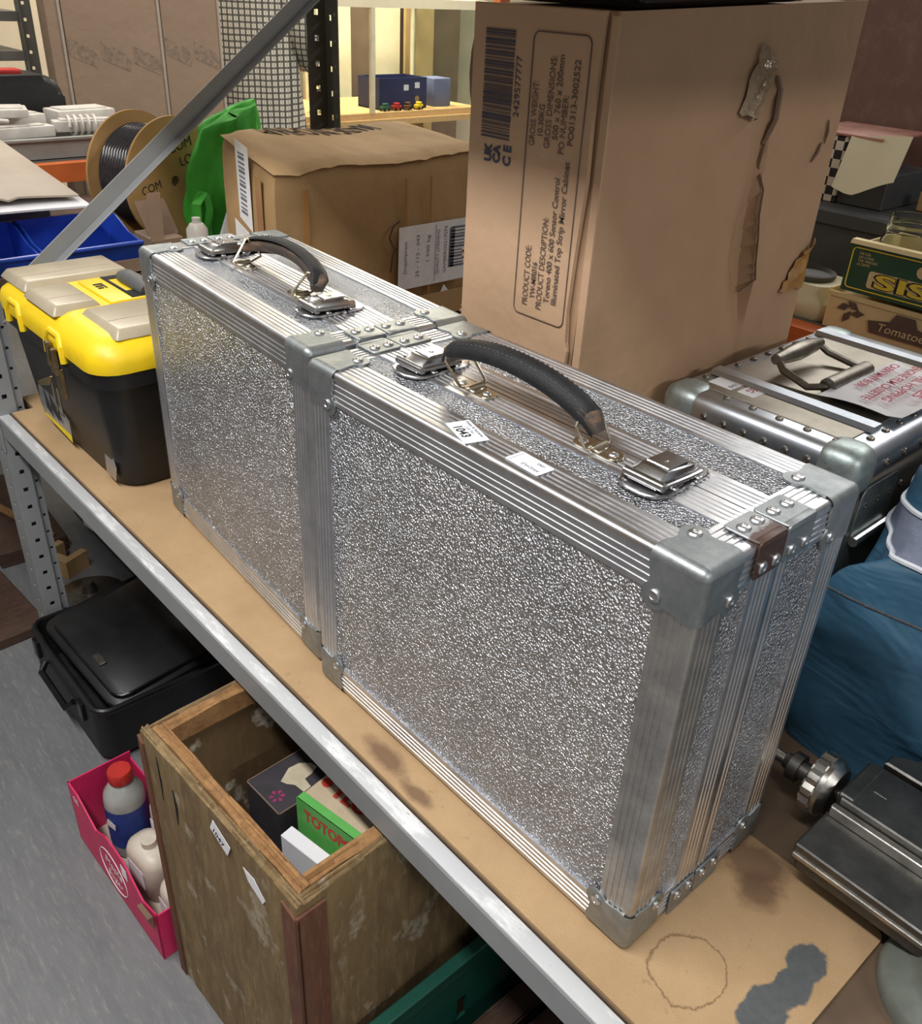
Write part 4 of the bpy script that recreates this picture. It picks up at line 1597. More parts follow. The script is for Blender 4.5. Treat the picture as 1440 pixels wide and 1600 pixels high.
text('1048', 0.009, axes((-0.074, -0.132, zt - 0.0005), (0, -1, 0), (1, 0, 0)), 'ink_grey', t1)
t1 = flatpoly('paper_tag', rrect(0.024, 0.046, 0.001, 1), Matrix.Translation((-0.046, -0.130, zt - 0.001)), 'label', rc)
text('AEG', 0.014, axes((-0.053, -0.116, zt - 0.0005), (0, -1, 0), (1, 0, 0)), 'ink_red', t1, bold=0.0001)
# hinge plate low on the end
g = G()
g.prism(rrect(0.09, 0.07, 0.012, 3, -0.12, 0.275), 0, 0.002, axis_mat((0, 1, 0), (0, 0, 1), (1, 0, 0), (X, 0, 0)), 0.0005)
hp = obj('hinge_plate', g, 'rivet_corner', rc)
g = G()
g.cyl((X + 0.006, -0.165, 0.243), (X + 0.006, -0.085, 0.243), 0.006, None, 10)
obj('hinge_pin', g, 'rivet', hp)


# ------------------------------------------------------------------ teal bag
bag = thing('holdall_bag', 'teal fabric bag with white piping slumped behind the machine vice', 'bag', (0.181, 0.600, ZB))


def bag_pt(a, z):
    """a angle round the bag, z height 0..0.40"""
    k = z / 0.37
    rx = 0.238 - 0.015 * k ** 2 + 0.012 * math.sin(PI * k)
    ry = 0.224 - 0.035 * k ** 2 + 0.012 * math.sin(PI * k)
    n = 5.0
    c, s = math.cos(a), math.sin(a)
    x = rx * math.copysign(abs(c) ** (2 / n), c)
    y = ry * math.copysign(abs(s) ** (2 / n), s)
    wr = 0.009 * math.sin(5 * a + 14 * z) * math.sin(17 * z + 3 * a) + 0.003 * math.sin(4 * a - 38 * z) + 0.0012 * math.sin(17 * a + 45 * z)
    wr *= min(1, z * 20)
    ln = math.hypot(x, y)
    if x < -0.12 and y < -0.19:
        x -= 0.075 * sm(-0.19, -0.216, y) * sm(-0.12, -0.2, x) * (1 - sm(0.24, 0.30, z))
    return Vector((x * (1 + wr / ln), y * (1 + wr / ln) + 0.03 * k, z))


def bag_band(z0, z1, nz, mat, name, parent, off=0.0):
    g = G()
    g.grid(lambda u, v: bag_pt(u * 2 * PI, z0 + (z1 - z0) * v) * (1 + off) if True else None, 110, nz, 0.0)
    bmesh.ops.remove_doubles(g.bm, verts=g.bm.verts[:], dist=0.0005)
    return obj(name, g, mat, parent, ang=80)


bb = bag_band(0.0, 0.272, 30, 'teal', 'bag_body', bag)
bag_band(0.272, 0.318, 6, 'grey_cloth', 'bag_panel', bag)
g = G()


def btop(u, v):
    if v < 0.4:
        return bag_pt(u * 2 * PI, 0.318 + 0.035 * v / 0.4)
    p = bag_pt(u * 2 * PI, 0.353)
    k = (v - 0.4) / 0.6
    return Vector((p.x * (1 - k), p.y * (1 - k) + 0.02 * k, 0.353 + 0.03 * math.sin(k * PI / 2) + 0.006 * math.sin(u * 40) * k * (1 - k)))


g.grid(btop, 80, 10, 0.0)
bmesh.ops.remove_doubles(g.bm, verts=g.bm.verts[:], dist=0.0005)
obj('bag_top', g, 'teal', bag, ang=80)
for zz in (0.272, 0.318):
    g = G()
    g.tube([bag_pt(2 * PI * i / 90, zz) * 1.004 for i in range(90)], 0.0032, 6, True)
    obj('piping', g, 'piping', bag)
for a0, a1, z0, z1 in ((-2.55, -1.3, 0.205, 0.225), (-2.55, -2.62, 0.0, 0.205), (-2.55, -2.3, 0.205, 0.262)):
    g = G()
    g.tube([bag_pt(a0 + (a1 - a0) * i / 20, z0 + (z1 - z0) * i / 20) * 1.001 for i in range(21)], 0.0014, 5)
    obj('seam', g, 'thread', bb)
g = G()
g.tube([bag_pt(-2.2 + 0.5 * i / 10, 0.345 + 0.01 * math.sin(i)) * 1.0 for i in range(11)], 0.003, 6)
obj('seam', g, 'thread', bb)


# ------------------------------------------------------------------ machine vice
vi = thing('machine_vice', 'dark steel drilling machine vice with a scalloped handwheel and grey-green base', 'vice', (0.19, 0.26, ZB))
VX, VY = 0.19, 0.26


def vb(g, x0, x1, y0, y1, z0, z1, bev=0.0015, seg=1):
    g.box(x0 - VX, x1 - VX, y0 - VY, y1 - VY, z0 - ZB, z1 - ZB, bev, seg)


g = G()
prof = [(0.086, 0.0), (0.088, 0.010), (0.084, 0.02), (0.066, 0.028), (0.058, 0.040), (0.058, 0.048)]
g.lathe(prof, 36, Matrix.Translation((0.055, -0.06, 0)) @ Matrix.Diagonal((1.0, 0.86, 1, 1)))
obj('base', g, 'grey_casting', vi, ang=60)
g = G()
vb(g, 0.060, 0.32, 0.186, 0.345, 0.030, 0.044, 0.002)
obj('bed_plate', g, 'steel_dark', vi)
g = G()
vb(g, 0.056, 0.32, 0.182, 0.246, 0.0445, 0.066)
obj('side_rail', g, 'steel_dark', vi)
g = G()
vb(g, 0.057, 0.32, 0.180, 0.184, 0.049, 0.055, 0.0008)
obj('brass_line', g, 'steel_bright', vi)
g = G()
vb(g, 0.062, 0.32, 0.248, 0.322, 0.0445, 0.088)
obj('moving_jaw', g, 'steel_dark', vi)
g = G()
vb(g, 0.059, 0.32, 0.239, 0.2475, 0.066, 0.079, 0.001)
obj('jaw_plate', g, 'steel_bright', vi)
g = G()
vb(g, 0.058, 0.074, 0.252, 0.318, 0.046, 0.0895, 0.002)
obj('end_plate', g, 'steel_dark', vi)
g = G()
vb(g, 0.080, 0.094, 0.281, 0.291, 0.086, 0.0892, 0.0005)
obj('locking_key', g, 'steel_dark', vi)
g = G()
g.prism([(0.070, 0.325), (0.32, 0.325), (0.32, 0.362), (0.125, 0.362)] + arc(0.105, 0.350, 0.014, PI / 2, PI, 4) + [(0.082, 0.345), (0.070, 0.342)], 0.05, 0.098,
        Matrix.Translation((-VX, -VY, 0)), 0.002)
obj('fixed_jaw', g, 'steel_dark', vi)
# screw, handwheel and knurled nut (axis along x)
ya, za = 0.280 - VY, 0.060 - ZB
g = G()
g.cyl((-0.035 - VX, ya, za), (0.060 - VX, ya, za), 0.0065, None, 14)
obj('screw', g, 'steel_bright', vi)
g = G()
n = 72
pr_ = []
for k in range(n):
    a = 2 * PI * k / n
    pr_.append(((0.0355 - 0.0032 * max(0.0, math.cos(a * 12)) ** 0.7) * math.cos(a), (0.0355 - 0.0032 * max(0.0, math.cos(a * 12)) ** 0.7) * math.sin(a)))
MX = axis_mat((0, 1, 0), (0, 0, 1), (1, 0, 0), (0.022 - VX, ya, za))
g.prism(pr_, 0.0, 0.014, MX, 0.0015)
g.lathe([(0.034, 0.014), (0.034, 0.019), (0.027, 0.027), (0.018, 0.030)], 40, MX)
obj('handwheel', g, 'steel_bright', vi, ang=30)
g = G()
kn = []
for k in range(60):
    a = 2 * PI * k / 60
    r_ = 0.0165 if k % 2 else 0.0157
    kn.append((r_ * math.cos(a), r_ * math.sin(a)))
MK = axis_mat((0, 1, 0), (0, 0, 1), (1, 0, 0), (-0.004 - VX, ya, za))
g.prism(kn, 0.0, 0.011, MK, 0.0008)
g.lathe([(0.0085, -0.008), (0.010, -0.002), (0.0115, 0.0)], 20, MK)
g.lathe([(0.011, 0.011), (0.011, 0.026)], 20, MK)
obj('knurled_nut', g, 'steel_dark', vi, ang=30)

# ------------------------------------------------------------------ under the shelf: plywood crate
cr = thing('plywood_crate', 'open weathered plywood crate with battened rim under the grey shelf beam', 'crate', (-0.456, -0.022, FLOOR), 0.04)
CW, CD, CH = 0.174, 0.172, 0.515           # half width, half depth, height


def rough_panel(name, x0, x1, y0, y1, z0, z1, mat, parent, seed, nx=16, nz=10, amp=0.0025, axis='x'):
    """plywood sheet with a slightly splintered top edge"""
    r_ = random.Random(seed)
    g = G()
    g.box(x0, x1, y0, y1, z0, z1)
    bmesh.ops.subdivide_edges(g.bm, edges=g.bm.edges[:], cuts=7, use_grid_fill=True)
    for v in g.bm.verts:
        if abs(v.co.z - z1) < 1e-5:
            v.co.z += r_.uniform(-1, 0.4) * amp * 2
        else:
            k = r_.uniform(-1, 1) * amp * 0.3
            v.co.x += k if axis == 'y' else 0
            v.co.y += k if axis == 'x' else 0
    return obj(name, g, mat, parent, ang=25)


t_ = 0.012
fp = rough_panel('side_panel', -CW, CW, -CD, -CD + t_, 0.0, CH, 'ply_x', cr, 1)
rough_panel('side_panel', -CW, CW, CD - t_, CD, 0.0, CH, 'ply_in', cr, 2)
rough_panel('side_panel', CW - t_, CW, -CD + t_, CD - t_, 0.0, CH, 'ply_x', cr, 3, axis='y')
rough_panel('side_panel', -CW, -CW + t_, -CD + t_, CD - t_, 0.0, CH, 'ply_in', cr, 4, axis='y')
g = G()
g.box(-CW + t_, CW - t_, -CD + t_, CD - t_, 0.002, 0.014)
obj('crate_bottom', g, 'ply_in', cr, smooth=False)
bt = 0.016
for (x0, x1, y0, y1) in ((-CW + t_, CW - t_, -CD + t_, -CD + t_ + bt), (-CW + t_, CW - t_, CD - t_ - bt, CD - t_),
                         (CW - t_ - bt, CW - t_, -CD + t_ + bt, CD - t_ - bt), (-CW + t_, -CW + t_ + bt, -CD + t_ + bt, CD - t_ - bt)):
    rough_panel('rim_batten', x0, x1, y0, y1, CH - 0.028, CH + 0.003, 'ply_rim', cr, int(x0 * 1000) + 7, amp=0.002)
# red-brown corner strips outside
for sx, sy in ((1, -1), (-1, -1)):
    g = G()
    x_ = sx * CW
    g.hull8([(x_ + sx * 0.004 - 0.026 if sx > 0 else x_ - 0.004, -CD - 0.003, 0.0), (x_ + sx * 0.004 if sx > 0 else x_ + 0.012, -CD - 0.003, 0.0),
             (x_ + sx * 0.004 if sx > 0 else x_ + 0.012, -CD + 0.001, 0.0), (x_ + sx * 0.004 - 0.026 if sx > 0 else x_ - 0.004, -CD + 0.001, 0.0),
             (x_ + sx * 0.004 - 0.030 if sx > 0 else x_ - 0.004, -CD - 0.003, CH - 0.012), (x_ + sx * 0.004 if sx > 0 else x_ + 0.008, -CD - 0.003, CH - 0.02),
             (x_ + sx * 0.004 if sx > 0 else x_ + 0.008, -CD + 0.001, CH - 0.02), (x_ + sx * 0.004 - 0.030 if sx > 0 else x_ - 0.004, -CD + 0.001, CH - 0.012)])
    obj('corner_strip', g, 'batten', cr, smooth=False)
g = G()
g.box(CW, CW + 0.004, -CD - 0.003, -CD + 0.036, 0, CH - 0.014, 0.001)
obj('corner_strip', g, 'batten', cr, smooth=False)
# splits in the front ply
for x0, z0, z1 in ((-0.135, CH - 0.10, CH - 0.02), (-0.10, CH - 0.115, CH - 0.05), (0.150, CH - 0.13, CH - 0.03)):
    g = G()
    g.tube([(x0, -CD - 0.0002, z0), (x0 + 0.004, -CD - 0.0006, (z0 + z1) / 2), (x0 + 0.001, -CD - 0.0002, z1)], [0.0005, 0.0016, 0.0008], 5)
    obj('split', g, 'dark_gap', fp)
Mf = axes((0.020, -CD - 0.0012, CH - 0.030), (1, 0, -0.45), (0.45, 0, 1))
st = flatpoly('lot_sticker', rrect(0.040, 0.024, 0.001, 1), Mf, 'label', cr)
text('1047', 0.013, Mf @ Matrix.Translation((-0.016, -0.009, 0.0005)), 'ink', st, bold=0.0002)
flatpoly('white_label', [(-0.022, 0.006), (0.0, 0.012), (0.024, -0.002), (0.02, -0.014), (-0.01, -0.008)], axes((0.089, -CD - 0.0012, CH - 0.045), (1, 0, -0.2), (0.2, 0, 1)), 'label', cr)
g = G()
g.tube([(CW + 0.0005, 0.01, CH - 0.05), (CW + 0.0005, 0.045, CH - 0.055), (CW + 0.0005, 0.02, CH - 0.125), (CW + 0.0005, 0.01, CH - 0.05)], 0.0012, 5)
obj('pencil_mark', g, 'print_brown', cr)

# lamp box inside the crate: dark carton with a picture of a bulb, on an upturned tray
tr = G()
tr.box(-0.118, 0.146, -0.122, 0.109, 0, 0.236, 0.004)
o = obj('packing_box', tr, 'dark_print', None, (-0.470, -0.0175, FLOOR + 0.0145), (0, 0, 0.04))
tag(o, 'dark cardboard box lying in the bottom of the plywood crate', 'box')
lb = thing('lamp_box', 'black lamp box with a picture of a reflector bulb inside the crate', 'box', (-0.517, -0.045, FLOOR + 0.251), rz=0.05, size=0.907)
g = G()
g.box(-0.043, 0.043, -0.054, 0.054, 0, 0.170, 0.001)
lbo = obj('carton', g, 'dark_print', lb)
zz = 0.1705
flatpoly('picture', rrect(0.082, 0.104, 0.001, 1), Matrix.Translation((0, 0, zz - 0.0004)), 'dark_print', lb)
flatpoly('bulb_picture', [(-0.006, -0.020), (-0.020, 0.004), (-0.018, 0.022), (-0.006, 0.036), (0.006, 0.038), (0.012, 0.024), (0.014, 0.010), (0.032, 0.008), (0.034, -0.006), (0.014, -0.008), (0.004, -0.016)], Matrix.Translation((-0.002, 0.004, zz)), 'bulb_print', lbo)
for k in range(6):
    a = k * PI / 3
    flatpoly('flower_print', [(0.010 * math.cos(a + q) * s_, 0.010 * math.sin(a + q) * s_) for q, s_ in ((0, 0.3), (0.35, 1), (0, 1.25), (-0.35, 1))], Matrix.Translation((0.012, -0.036, zz)), 'magenta_print', lbo)
for (x0, x1, y0, y1) in ((-0.043, 0.043, -0.054, -0.0525), (-0.043, 0.043, 0.0525, 0.054), (-0.043, -0.0415, -0.054, 0.054), (0.0415, 0.043, -0.054, 0.054)):
    g = G()
    g.box(x0, x1, y0, y1, zz - 0.0003, zz + 0.0006)
    obj('worn_edge', g, 'carton_inner', lb, smooth=False)

# game box, green spine, leaning on a white carton
wb = G()
wb.box(-0.058, 0.040, -0.012, 0.008, 0, 0.142, 0.001)
o = obj('white_carton', wb, 'white_card', None, (-0.402, -0.080, FLOOR + 0.251), (0, 0, 0.18))
tag(o, 'narrow white carton standing beside the green game box in the crate', 'carton')
gb = thing('game_box', 'green and cream board game box lettered in red inside the crate', 'game box', (-0.395, -0.020, FLOOR + 0.251), rot=(0.0, 0.0, 0.18), size=0.907)
g = G()
g.box(-0.085, 0.062, -0.040, 0.075, 0, 0.20, 0.001)
gbo = obj('box', g, 'cream_print', gb)
g = G()
g.box(-0.086, 0.063, -0.0415, -0.0395, 0.12, 0.2015)
g.box(-0.086, 0.063, -0.0415, -0.026, 0.2, 0.2015, 0.0005)
gs = obj('green_spine', g, 'green_box', gb, smooth=False)
text('TOTOPOLY', 0.030, axes((-0.070, -0.0419, 0.168), (1, 0, 0), (0, 0, 1)), 'red_print', gs, fit=0.125, bold=0.001)
text('YLO', 0.03, axes((-0.055, -0.005, 0.2018), (1, 0, 0), (0, 1, 0)), 'red_print', gbo, fit=0.07, bold=0.0015)
flatpoly('red_disc', [(0.009 * math.cos(2 * PI * k / 16), 0.009 * math.sin(2 * PI * k / 16)) for k in range(16)], Matrix.Translation((-0.072, 0.008, 0.2004)), 'red_print', gbo)
flatpoly('figure_print', [(-0.02, 0), (0.0, 0.006), (0.02, -0.008), (0.03, 0.006), (0.01, 0.024), (-0.012, 0.02)], Matrix.Translation((0.010, 0.040, 0.2004)), 'red_print', gbo)
flatpoly('figure_print', [(-0.035, 0.018), (-0.01, 0.022), (0.02, 0.025), (0.0, 0.034), (-0.03, 0.032)], Matrix.Translation((0.0, 0.036, 0.2004)), 'ink', gbo)


# ------------------------------------------------------------------ pink carton of bottles
pk = thing('pink_carton', 'open bright pink cardboard tray standing on the floor beside the crate', 'carton', (-0.814, -0.167, FLOOR), 0.03, size=0.907)
PL, PW, PH = 0.172, 0.062, 0.158
g = G()
poly = [(-PL, 0), (PL, 0), (PL, 0.125), (0.12, 0.108), (0.06, 0.150), (-0.01, 0.152), (-0.06, 0.122), (-0.13, PH), (-PL, PH)]
g.prism(poly, 0, 0.003, axis_mat((1, 0, 0), (0, 0, 1), (0, -1, 0), (0, -PW + 0.003, 0)))
pf = obj('front_wall', g, 'pink', pk, smooth=False)
g = G()
g.box(-PL, PL, PW - 0.003, PW, 0, PH * 0.9)
obj('back_wall', g, 'pink', pk, smooth=False)
for sx in (-1, 1):
    g = G()
    g.box(min(sx * PL, sx * (PL - 0.003)), max(sx * PL, sx * (PL - 0.003)), -PW, PW, 0, PH * (1 if sx < 0 else 0.75))
    obj('end_wall', g, 'pink', pk, smooth=False)
g = G()
g.box(-PL, PL, -PW, PW, 0.001, 0.004)
obj('tray_bottom', g, 'carton_grey', pk, smooth=False)
g = G()
g.hull8([(0.13, -PW - 0.004, 0.075), (0.165, -PW - 0.004, 0.085), (0.165, -PW - 0.001, 0.085), (0.13, -PW - 0.001, 0.075), (0.12, -PW - 0.010, 0.105), (0.165, -PW - 0.012, 0.115), (0.165, -PW - 0.002, 0.115), (0.12, -PW - 0.002, 0.105)])
obj('torn_flap', g, 'carton_inner', pk, smooth=False)
YP = -PW - 0.0004
g = G()
g.tube([(-0.005 + 0.055 * math.cos(2 * PI * k / 32), YP, 0.062 + 0.046 * math.sin(2 * PI * k / 32)) for k in range(32)], 0.0008, 5, True)
obj('printed_frame', g, 'white_ink', pf)
text('Maple', 0.03, axes((-0.038, YP, 0.066), (1, 0, 0), (0, 0, 1)), 'white_ink', pf, fit=0.07, shear=0.25)
text('Sugar', 0.026, axes((-0.034, YP, 0.036), (1, 0, 0), (0, 0, 1)), 'white_ink', pf, fit=0.062, shear=0.25)
flatpoly('white_label', rrect(0.022, 0.028, 0.001, 1), axes((0.055, YP, 0.118), (1, 0, 0), (0, 0, 1)), 'label', pf)
text('CE', 0.02, axes((-0.155, YP, 0.125), (1, 0, 0), (0, 0, 1)), 'white_ink', pf)

bo = thing('bottle', 'clear bottle with red cap and blue label in the pink tray', 'bottle', (-0.896, -0.160, FLOOR + 0.0045), rz=0.3, size=0.907)
g = G()
g.lathe([(0.0, 0.0), (0.036, 0.0), (0.039, 0.004), (0.039, 0.13), (0.036, 0.15), (0.022, 0.172), (0.018, 0.176), (0.018, 0.182)], 28)
obj('body', g, 'bottle_clear', bo)
g = G()
g.lathe([(0.0398, 0.03), (0.0398, 0.125)], 28, None, False)
bl = obj('label_wrap', g, 'blue_label', bo)
g = G()
g.lathe([(0.022, 0.178), (0.0225, 0.18), (0.0225, 0.20), (0.0205, 0.203), (0.0, 0.203)], 24)
obj('cap', g, 'red_cap', bo)
flatpoly('label_mark', [(-0.012, 0), (0.012, -0.004), (0.014, 0.012), (-0.006, 0.018)], axes((0.0, -0.0402, 0.085), (1, 0, 0), (0, 0, 1)), 'white_ink', bl)

for (nm, lab_, x, y, h, sx_, sy_, rz_) in (('jug', 'squat off-white plastic bottle standing in the middle of the pink tray', -0.796, -0.165, 0.095, 0.045, 0.030, 0.1),
                                          ('bottle', 'white plastic bottle beside the crate end of the pink tray', -0.700, -0.163, 0.095, 0.027, 0.027, 0.0),
                                          ('bottle', 'slim white labelled bottle behind the red-capped bottle', -0.838, -0.128, 0.135, 0.0125, 0.0125, 0.0)):
    b_ = thing(nm, lab_, 'bottle', (x, y, FLOOR + 0.0045), rz_)
    g = G()
    loft(g, [(rrect(2 * sx_ * k, 2 * sy_ * k, min(sx_, sy_) * 0.8 * k, 5), z * h) for k, z in ((0.92, 0), (1, 0.04), (1, 0.8), (0.9, 0.93), (0.6, 1.0))])
    bd = obj('body', g, 'bottle_white', b_, ang=50)
    g = G()
    g.lathe([(sy_ * 0.42, h), (sy_ * 0.42, h + 0.012), (0, h + 0.013)], 16)
    obj('cap', g, 'bottle_white', b_)
    flatpoly('label_mark', rrect(sx_ * 1.1, h * 0.45, 0.002, 1), axes((0, -sy_ - 0.0006, h * 0.5), (1, 0, 0), (0, 0, 1)), 'label', bd)


# ------------------------------------------------------------------ open black case on the floor
bc = thing('storage_case', 'open black case with its loose lid tilted inside, on the floor under the shelf', 'case', (-1.288, 0.041, FLOOR))
X_, Y_, Hc = 0.185, 0.165, 0.125
g = G()
loft(g, [(rbox_ring(-X_ + 0.012, X_ - 0.012, -Y_ + 0.012, Y_ - 0.012, 0.03), 0.0), (rbox_ring(-X_, X_, -Y_, Y_, 0.03), 0.012), (rbox_ring(-X_, X_, -Y_, Y_, 0.03), Hc),
         (rbox_ring(-X_ + 0.012, X_ - 0.012, -Y_ + 0.012, Y_ - 0.012, 0.022), Hc), (rbox_ring(-X_ + 0.016, X_ - 0.016, -Y_ + 0.016, Y_ - 0.016, 0.02), 0.03)], True, True)
obj('case_body', g, 'black_case', bc, ang=40)
g = G()
g.tube([(x, y, Hc) for x, y in rbox_ring(-X_ + 0.005, X_ - 0.005, -Y_ + 0.005, Y_ - 0.005, 0.03)], 0.007, 8, True)
obj('case_rim', g, 'black_gloss', bc)
g = G()
T = Matrix.Translation((0.008, 0.012, Hc + 0.006)) @ Matrix.Rotation(math.radians(6), 4, 'X') @ Matrix.Rotation(math.radians(4), 4, 'Y') @ Matrix.Rotation(0.05, 4, 'Z')
g.prism(rrect(0.335, 0.30, 0.035, 5), 0, 0.016, T, 0.005, 2)
g.prism(rrect(0.305, 0.27, 0.03, 5), 0.014, 0.026, T, 0.005, 2)
cl_ = obj('loose_lid', g, 'black_gloss', bc, ang=40)
g = G()
g.box(-0.018, 0.018, -0.008, 0.008, 0.026, 0.031, 0.002, 1, T @ Matrix.Translation((0.03, -0.11, 0)))
obj('lid_catch', g, 'rivet_dark', cl_)
g = G()
g.tube([(-X_ + 0.10, -Y_ - 0.004, 0.09), (-X_ + 0.11, -Y_ - 0.018, 0.075), (X_ - 0.13, -Y_ - 0.018, 0.07), (X_ - 0.12, -Y_ - 0.004, 0.085)], 0.007, 8)
obj('carry_handle', g, 'black_gloss', bc)
for dx in (-0.13, 0.11):
    g = G()
    g.box(dx - 0.012, dx + 0.012, -Y_ - 0.008, -Y_ + 0.001, 0.075, 0.12, 0.002)
    obj('case_catch', g, 'black_gloss', bc)


# ------------------------------------------------------------------ green crate and the timber in it
gc = thing('plastic_crate', 'dark green plastic crate behind the plywood crate under the beam', 'crate', (-0.066, 0.091, FLOOR))
X_, Y_, Hg = 0.192, 0.245, 0.218
for (nm, x0, x1, y0, y1) in (('end_wall', -X_, -X_ + 0.006, -Y_, Y_), ('end_wall', X_ - 0.006, X_, -Y_, Y_)):
    g = G()
    o_ = (x0, -Y_, 0)
    perf_strip(g, (x0, -Y_, 0.0), (0, 1, 0), (0, 0, 1), 2 * Y_, Hg - 0.03, 0.085, 0.05, 0.03, 0.005, 0.35)
    g.box(x0, x1, -Y_, Y_, Hg - 0.031, Hg)
    obj(nm, g, 'dark_green', gc, smooth=False)
for (x0, x1, y0, y1) in ((-X_, X_, -Y_, -Y_ + 0.006), (-X_, X_, Y_ - 0.006, Y_)):
    g = G()
    g.box(x0, x1, y0, y1, 0, Hg)
    obj('side_wall', g, 'dark_green', gc, smooth=False)
g = G()
g.box(-X_, X_, -Y_, Y_, 0.001, 0.006)
obj('crate_bottom', g, 'dark_green', gc, smooth=False)
for (x0, x1, y0, y1) in ((-X_ - 0.006, -X_ + 0.012, -Y_, Y_), (X_ - 0.012, X_ + 0.006, -Y_, Y_), (-X_, X_, -Y_ - 0.006, -Y_ + 0.012), (-X_, X_, Y_ - 0.012, Y_ + 0.006)):
    g = G()
    g.box(x0, x1, y0, y1, Hg - 0.001, Hg + 0.008, 0.002)
    obj('rim', g, 'dark_green', gc)
rnd = random.Random(12)
labs = ('brown timber offcut lying next to the green crate wall', 'paler split timber offcut between two brown ones in the green crate', 'thick dark timber offcut in the middle of the green crate',
        'narrow timber offcut on the far side of the thick one', 'short timber offcut against the far green crate wall')
for k in range(5):
    r_ = random.Random(40 + k)
    g = G()
    w = 0.020 + 0.007 * (k % 3)
    g.box(-w, w, -0.205, 0.205, 0.0, 0.09 + 0.03 * (k % 2), 0.004)
    bmesh.ops.subdivide_edges(g.bm, edges=g.bm.edges[:], cuts=3, use_grid_fill=True)
    for v in g.bm.verts:
        v.co.x += r_.uniform(-1, 1) * 0.002
        v.co.z = max(0.0, v.co.z + r_.uniform(-1, 1) * 0.004)
    o = obj('timber_offcut', g, 'old_wood', None, (-0.209 + k * 0.069, 0.091, FLOOR + 0.0065), (0, 0, r_.uniform(-0.012, 0.012)), ang=30)
    tag(o, labs[k], 'timber', 'timber offcuts in the green crate')


# ------------------------------------------------------------------ clutter on the floor beyond the front post
sp_ = thing('speaker_cabinet', 'long black speaker cabinet with white tags on the floor under the shelf', 'speaker', (-1.775, 0.32, FLOOR))
g = G()
g.box(-0.28, 0.28, -0.14, 0.127, 0.012, 0.27, 0.012, 2)
spb = obj('cabinet', g, 'black_gloss', sp_)
for sx in (-0.24, 0.24):
    for sy in (-0.11, 0.10):
        g = G()
        g.cyl((sx, sy, 0), (sx, sy, 0.013), 0.015, 0.017, 12)
        obj('foot', g, 'black_gloss', sp_)
for k, (x0, z0) in enumerate(((-0.225, 0.062), (-0.165, 0.045))):
    flatpoly('white_tag', rrect(0.07, 0.038, 0.001, 1), axes((x0, -0.1406, z0), (1, 0, 0.2), (-0.2, 0, 1)), 'label', sp_)
text('1043', 0.016, axes((-0.178, -0.1412, 0.040), (1, 0, 0.2), (-0.2, 0, 1)), 'ink', sp_)
text('PROFESSIONAL SERIES', 0.03, axes((-0.09, -0.1406, 0.07), (1, 0, 0), (0, 0, 1)), 'ink_grey', spb, fit=0.32)

for k, (x, y, z, L_, w, h, rz_, m_, lb_) in enumerate((
        (-1.86, -0.13, FLOOR, 0.27, 0.06, 0.027, 0.06, 'old_wood', 'flat brown plank lying on the floor beyond the black case'),
        (-2.13, 0.04, FLOOR, 0.22, 0.085, 0.045, -0.06, 'old_wood', 'thick dark wooden block on the floor behind the flat plank'),
        (-2.10, 0.03, FLOOR + 0.0455, 0.19, 0.011, 0.011, 0.25, 'ply_rim', 'thin pale batten lying across the thick dark block'))):
    g = G()
    g.box(-L_, L_, -w, w, 0, h, 0.003)
    o = obj('wooden_plank', g, m_, None, (x, y, z), (0, 0, rz_))
    tag(o, lb_, 'plank')
g = G()
g.box(-0.16, 0.16, -0.10, 0.10, 0, 0.13, 0.01)
o = obj('blue_crate', g, 'blue_grey', None, (-2.62, -0.08, FLOOR), (0, 0, 0.1))
tag(o, 'blue-grey plastic box on the floor under the far bay', 'box')
g = G()
g.box(-0.11, 0.11, -0.07, 0.07, 0, 0.11, 0.012, 2)
o = obj('red_box', g, 'red_cap', None, (-2.58, -0.08, FLOOR + 0.1305), (0, 0, 0.3))
tag(o, 'small red plastic box on top of the blue-grey box', 'box')
g = G()
g.lathe([(0, 0), (0.085, 0), (0.085, 0.008), (0.05, 0.018), (0.02, 0.024), (0.012, 0.05), (0, 0.05)], 28)
o = obj('round_base', g, 'rivet_dark', None, (-1.66, 0.07, FLOOR))
tag(o, 'grey round metal lamp base on the floor behind the front post', 'base')
g = G()
g.prism([(-0.05, -0.04), (0.05, -0.04), (0.05, 0.03), (0.03, 0.03), (0.03, -0.015), (-0.03, -0.015), (-0.03, 0.03), (-0.05, 0.03)], 0, 0.05)
o = obj('notched_board', g, 'carton_tan', None, (-1.83, 0.075, FLOOR), (0, 0, 0.4))
tag(o, 'small notched tan board on the floor by the speaker cabinet', 'board')

# ------------------------------------------------------------------ next bay: shelf, cable reel, bins, bag
Z2 = 0.20
bay = thing('shelving_unit', 'plain brown-boarded shelving bay holding the cable reel and blue bins', 'shelving', (-2.03, 0.26, FLOOR))
for x in (-2.42, -1.64):
    for y in (-0.22, 0.74):
        g = G()
        g.box(x - 0.02, x + 0.02, y - 0.02, y + 0.02, FLOOR, Z2 - 0.02)
        to_root(bay, obj('post', g, 'rack_dark', bay, smooth=False))
g = G()
g.box(-2.44, -1.62, -0.24, 0.76, Z2 - 0.02, Z2)
to_root(bay, obj('shelf_board', g, 'old_wood', bay, smooth=False))

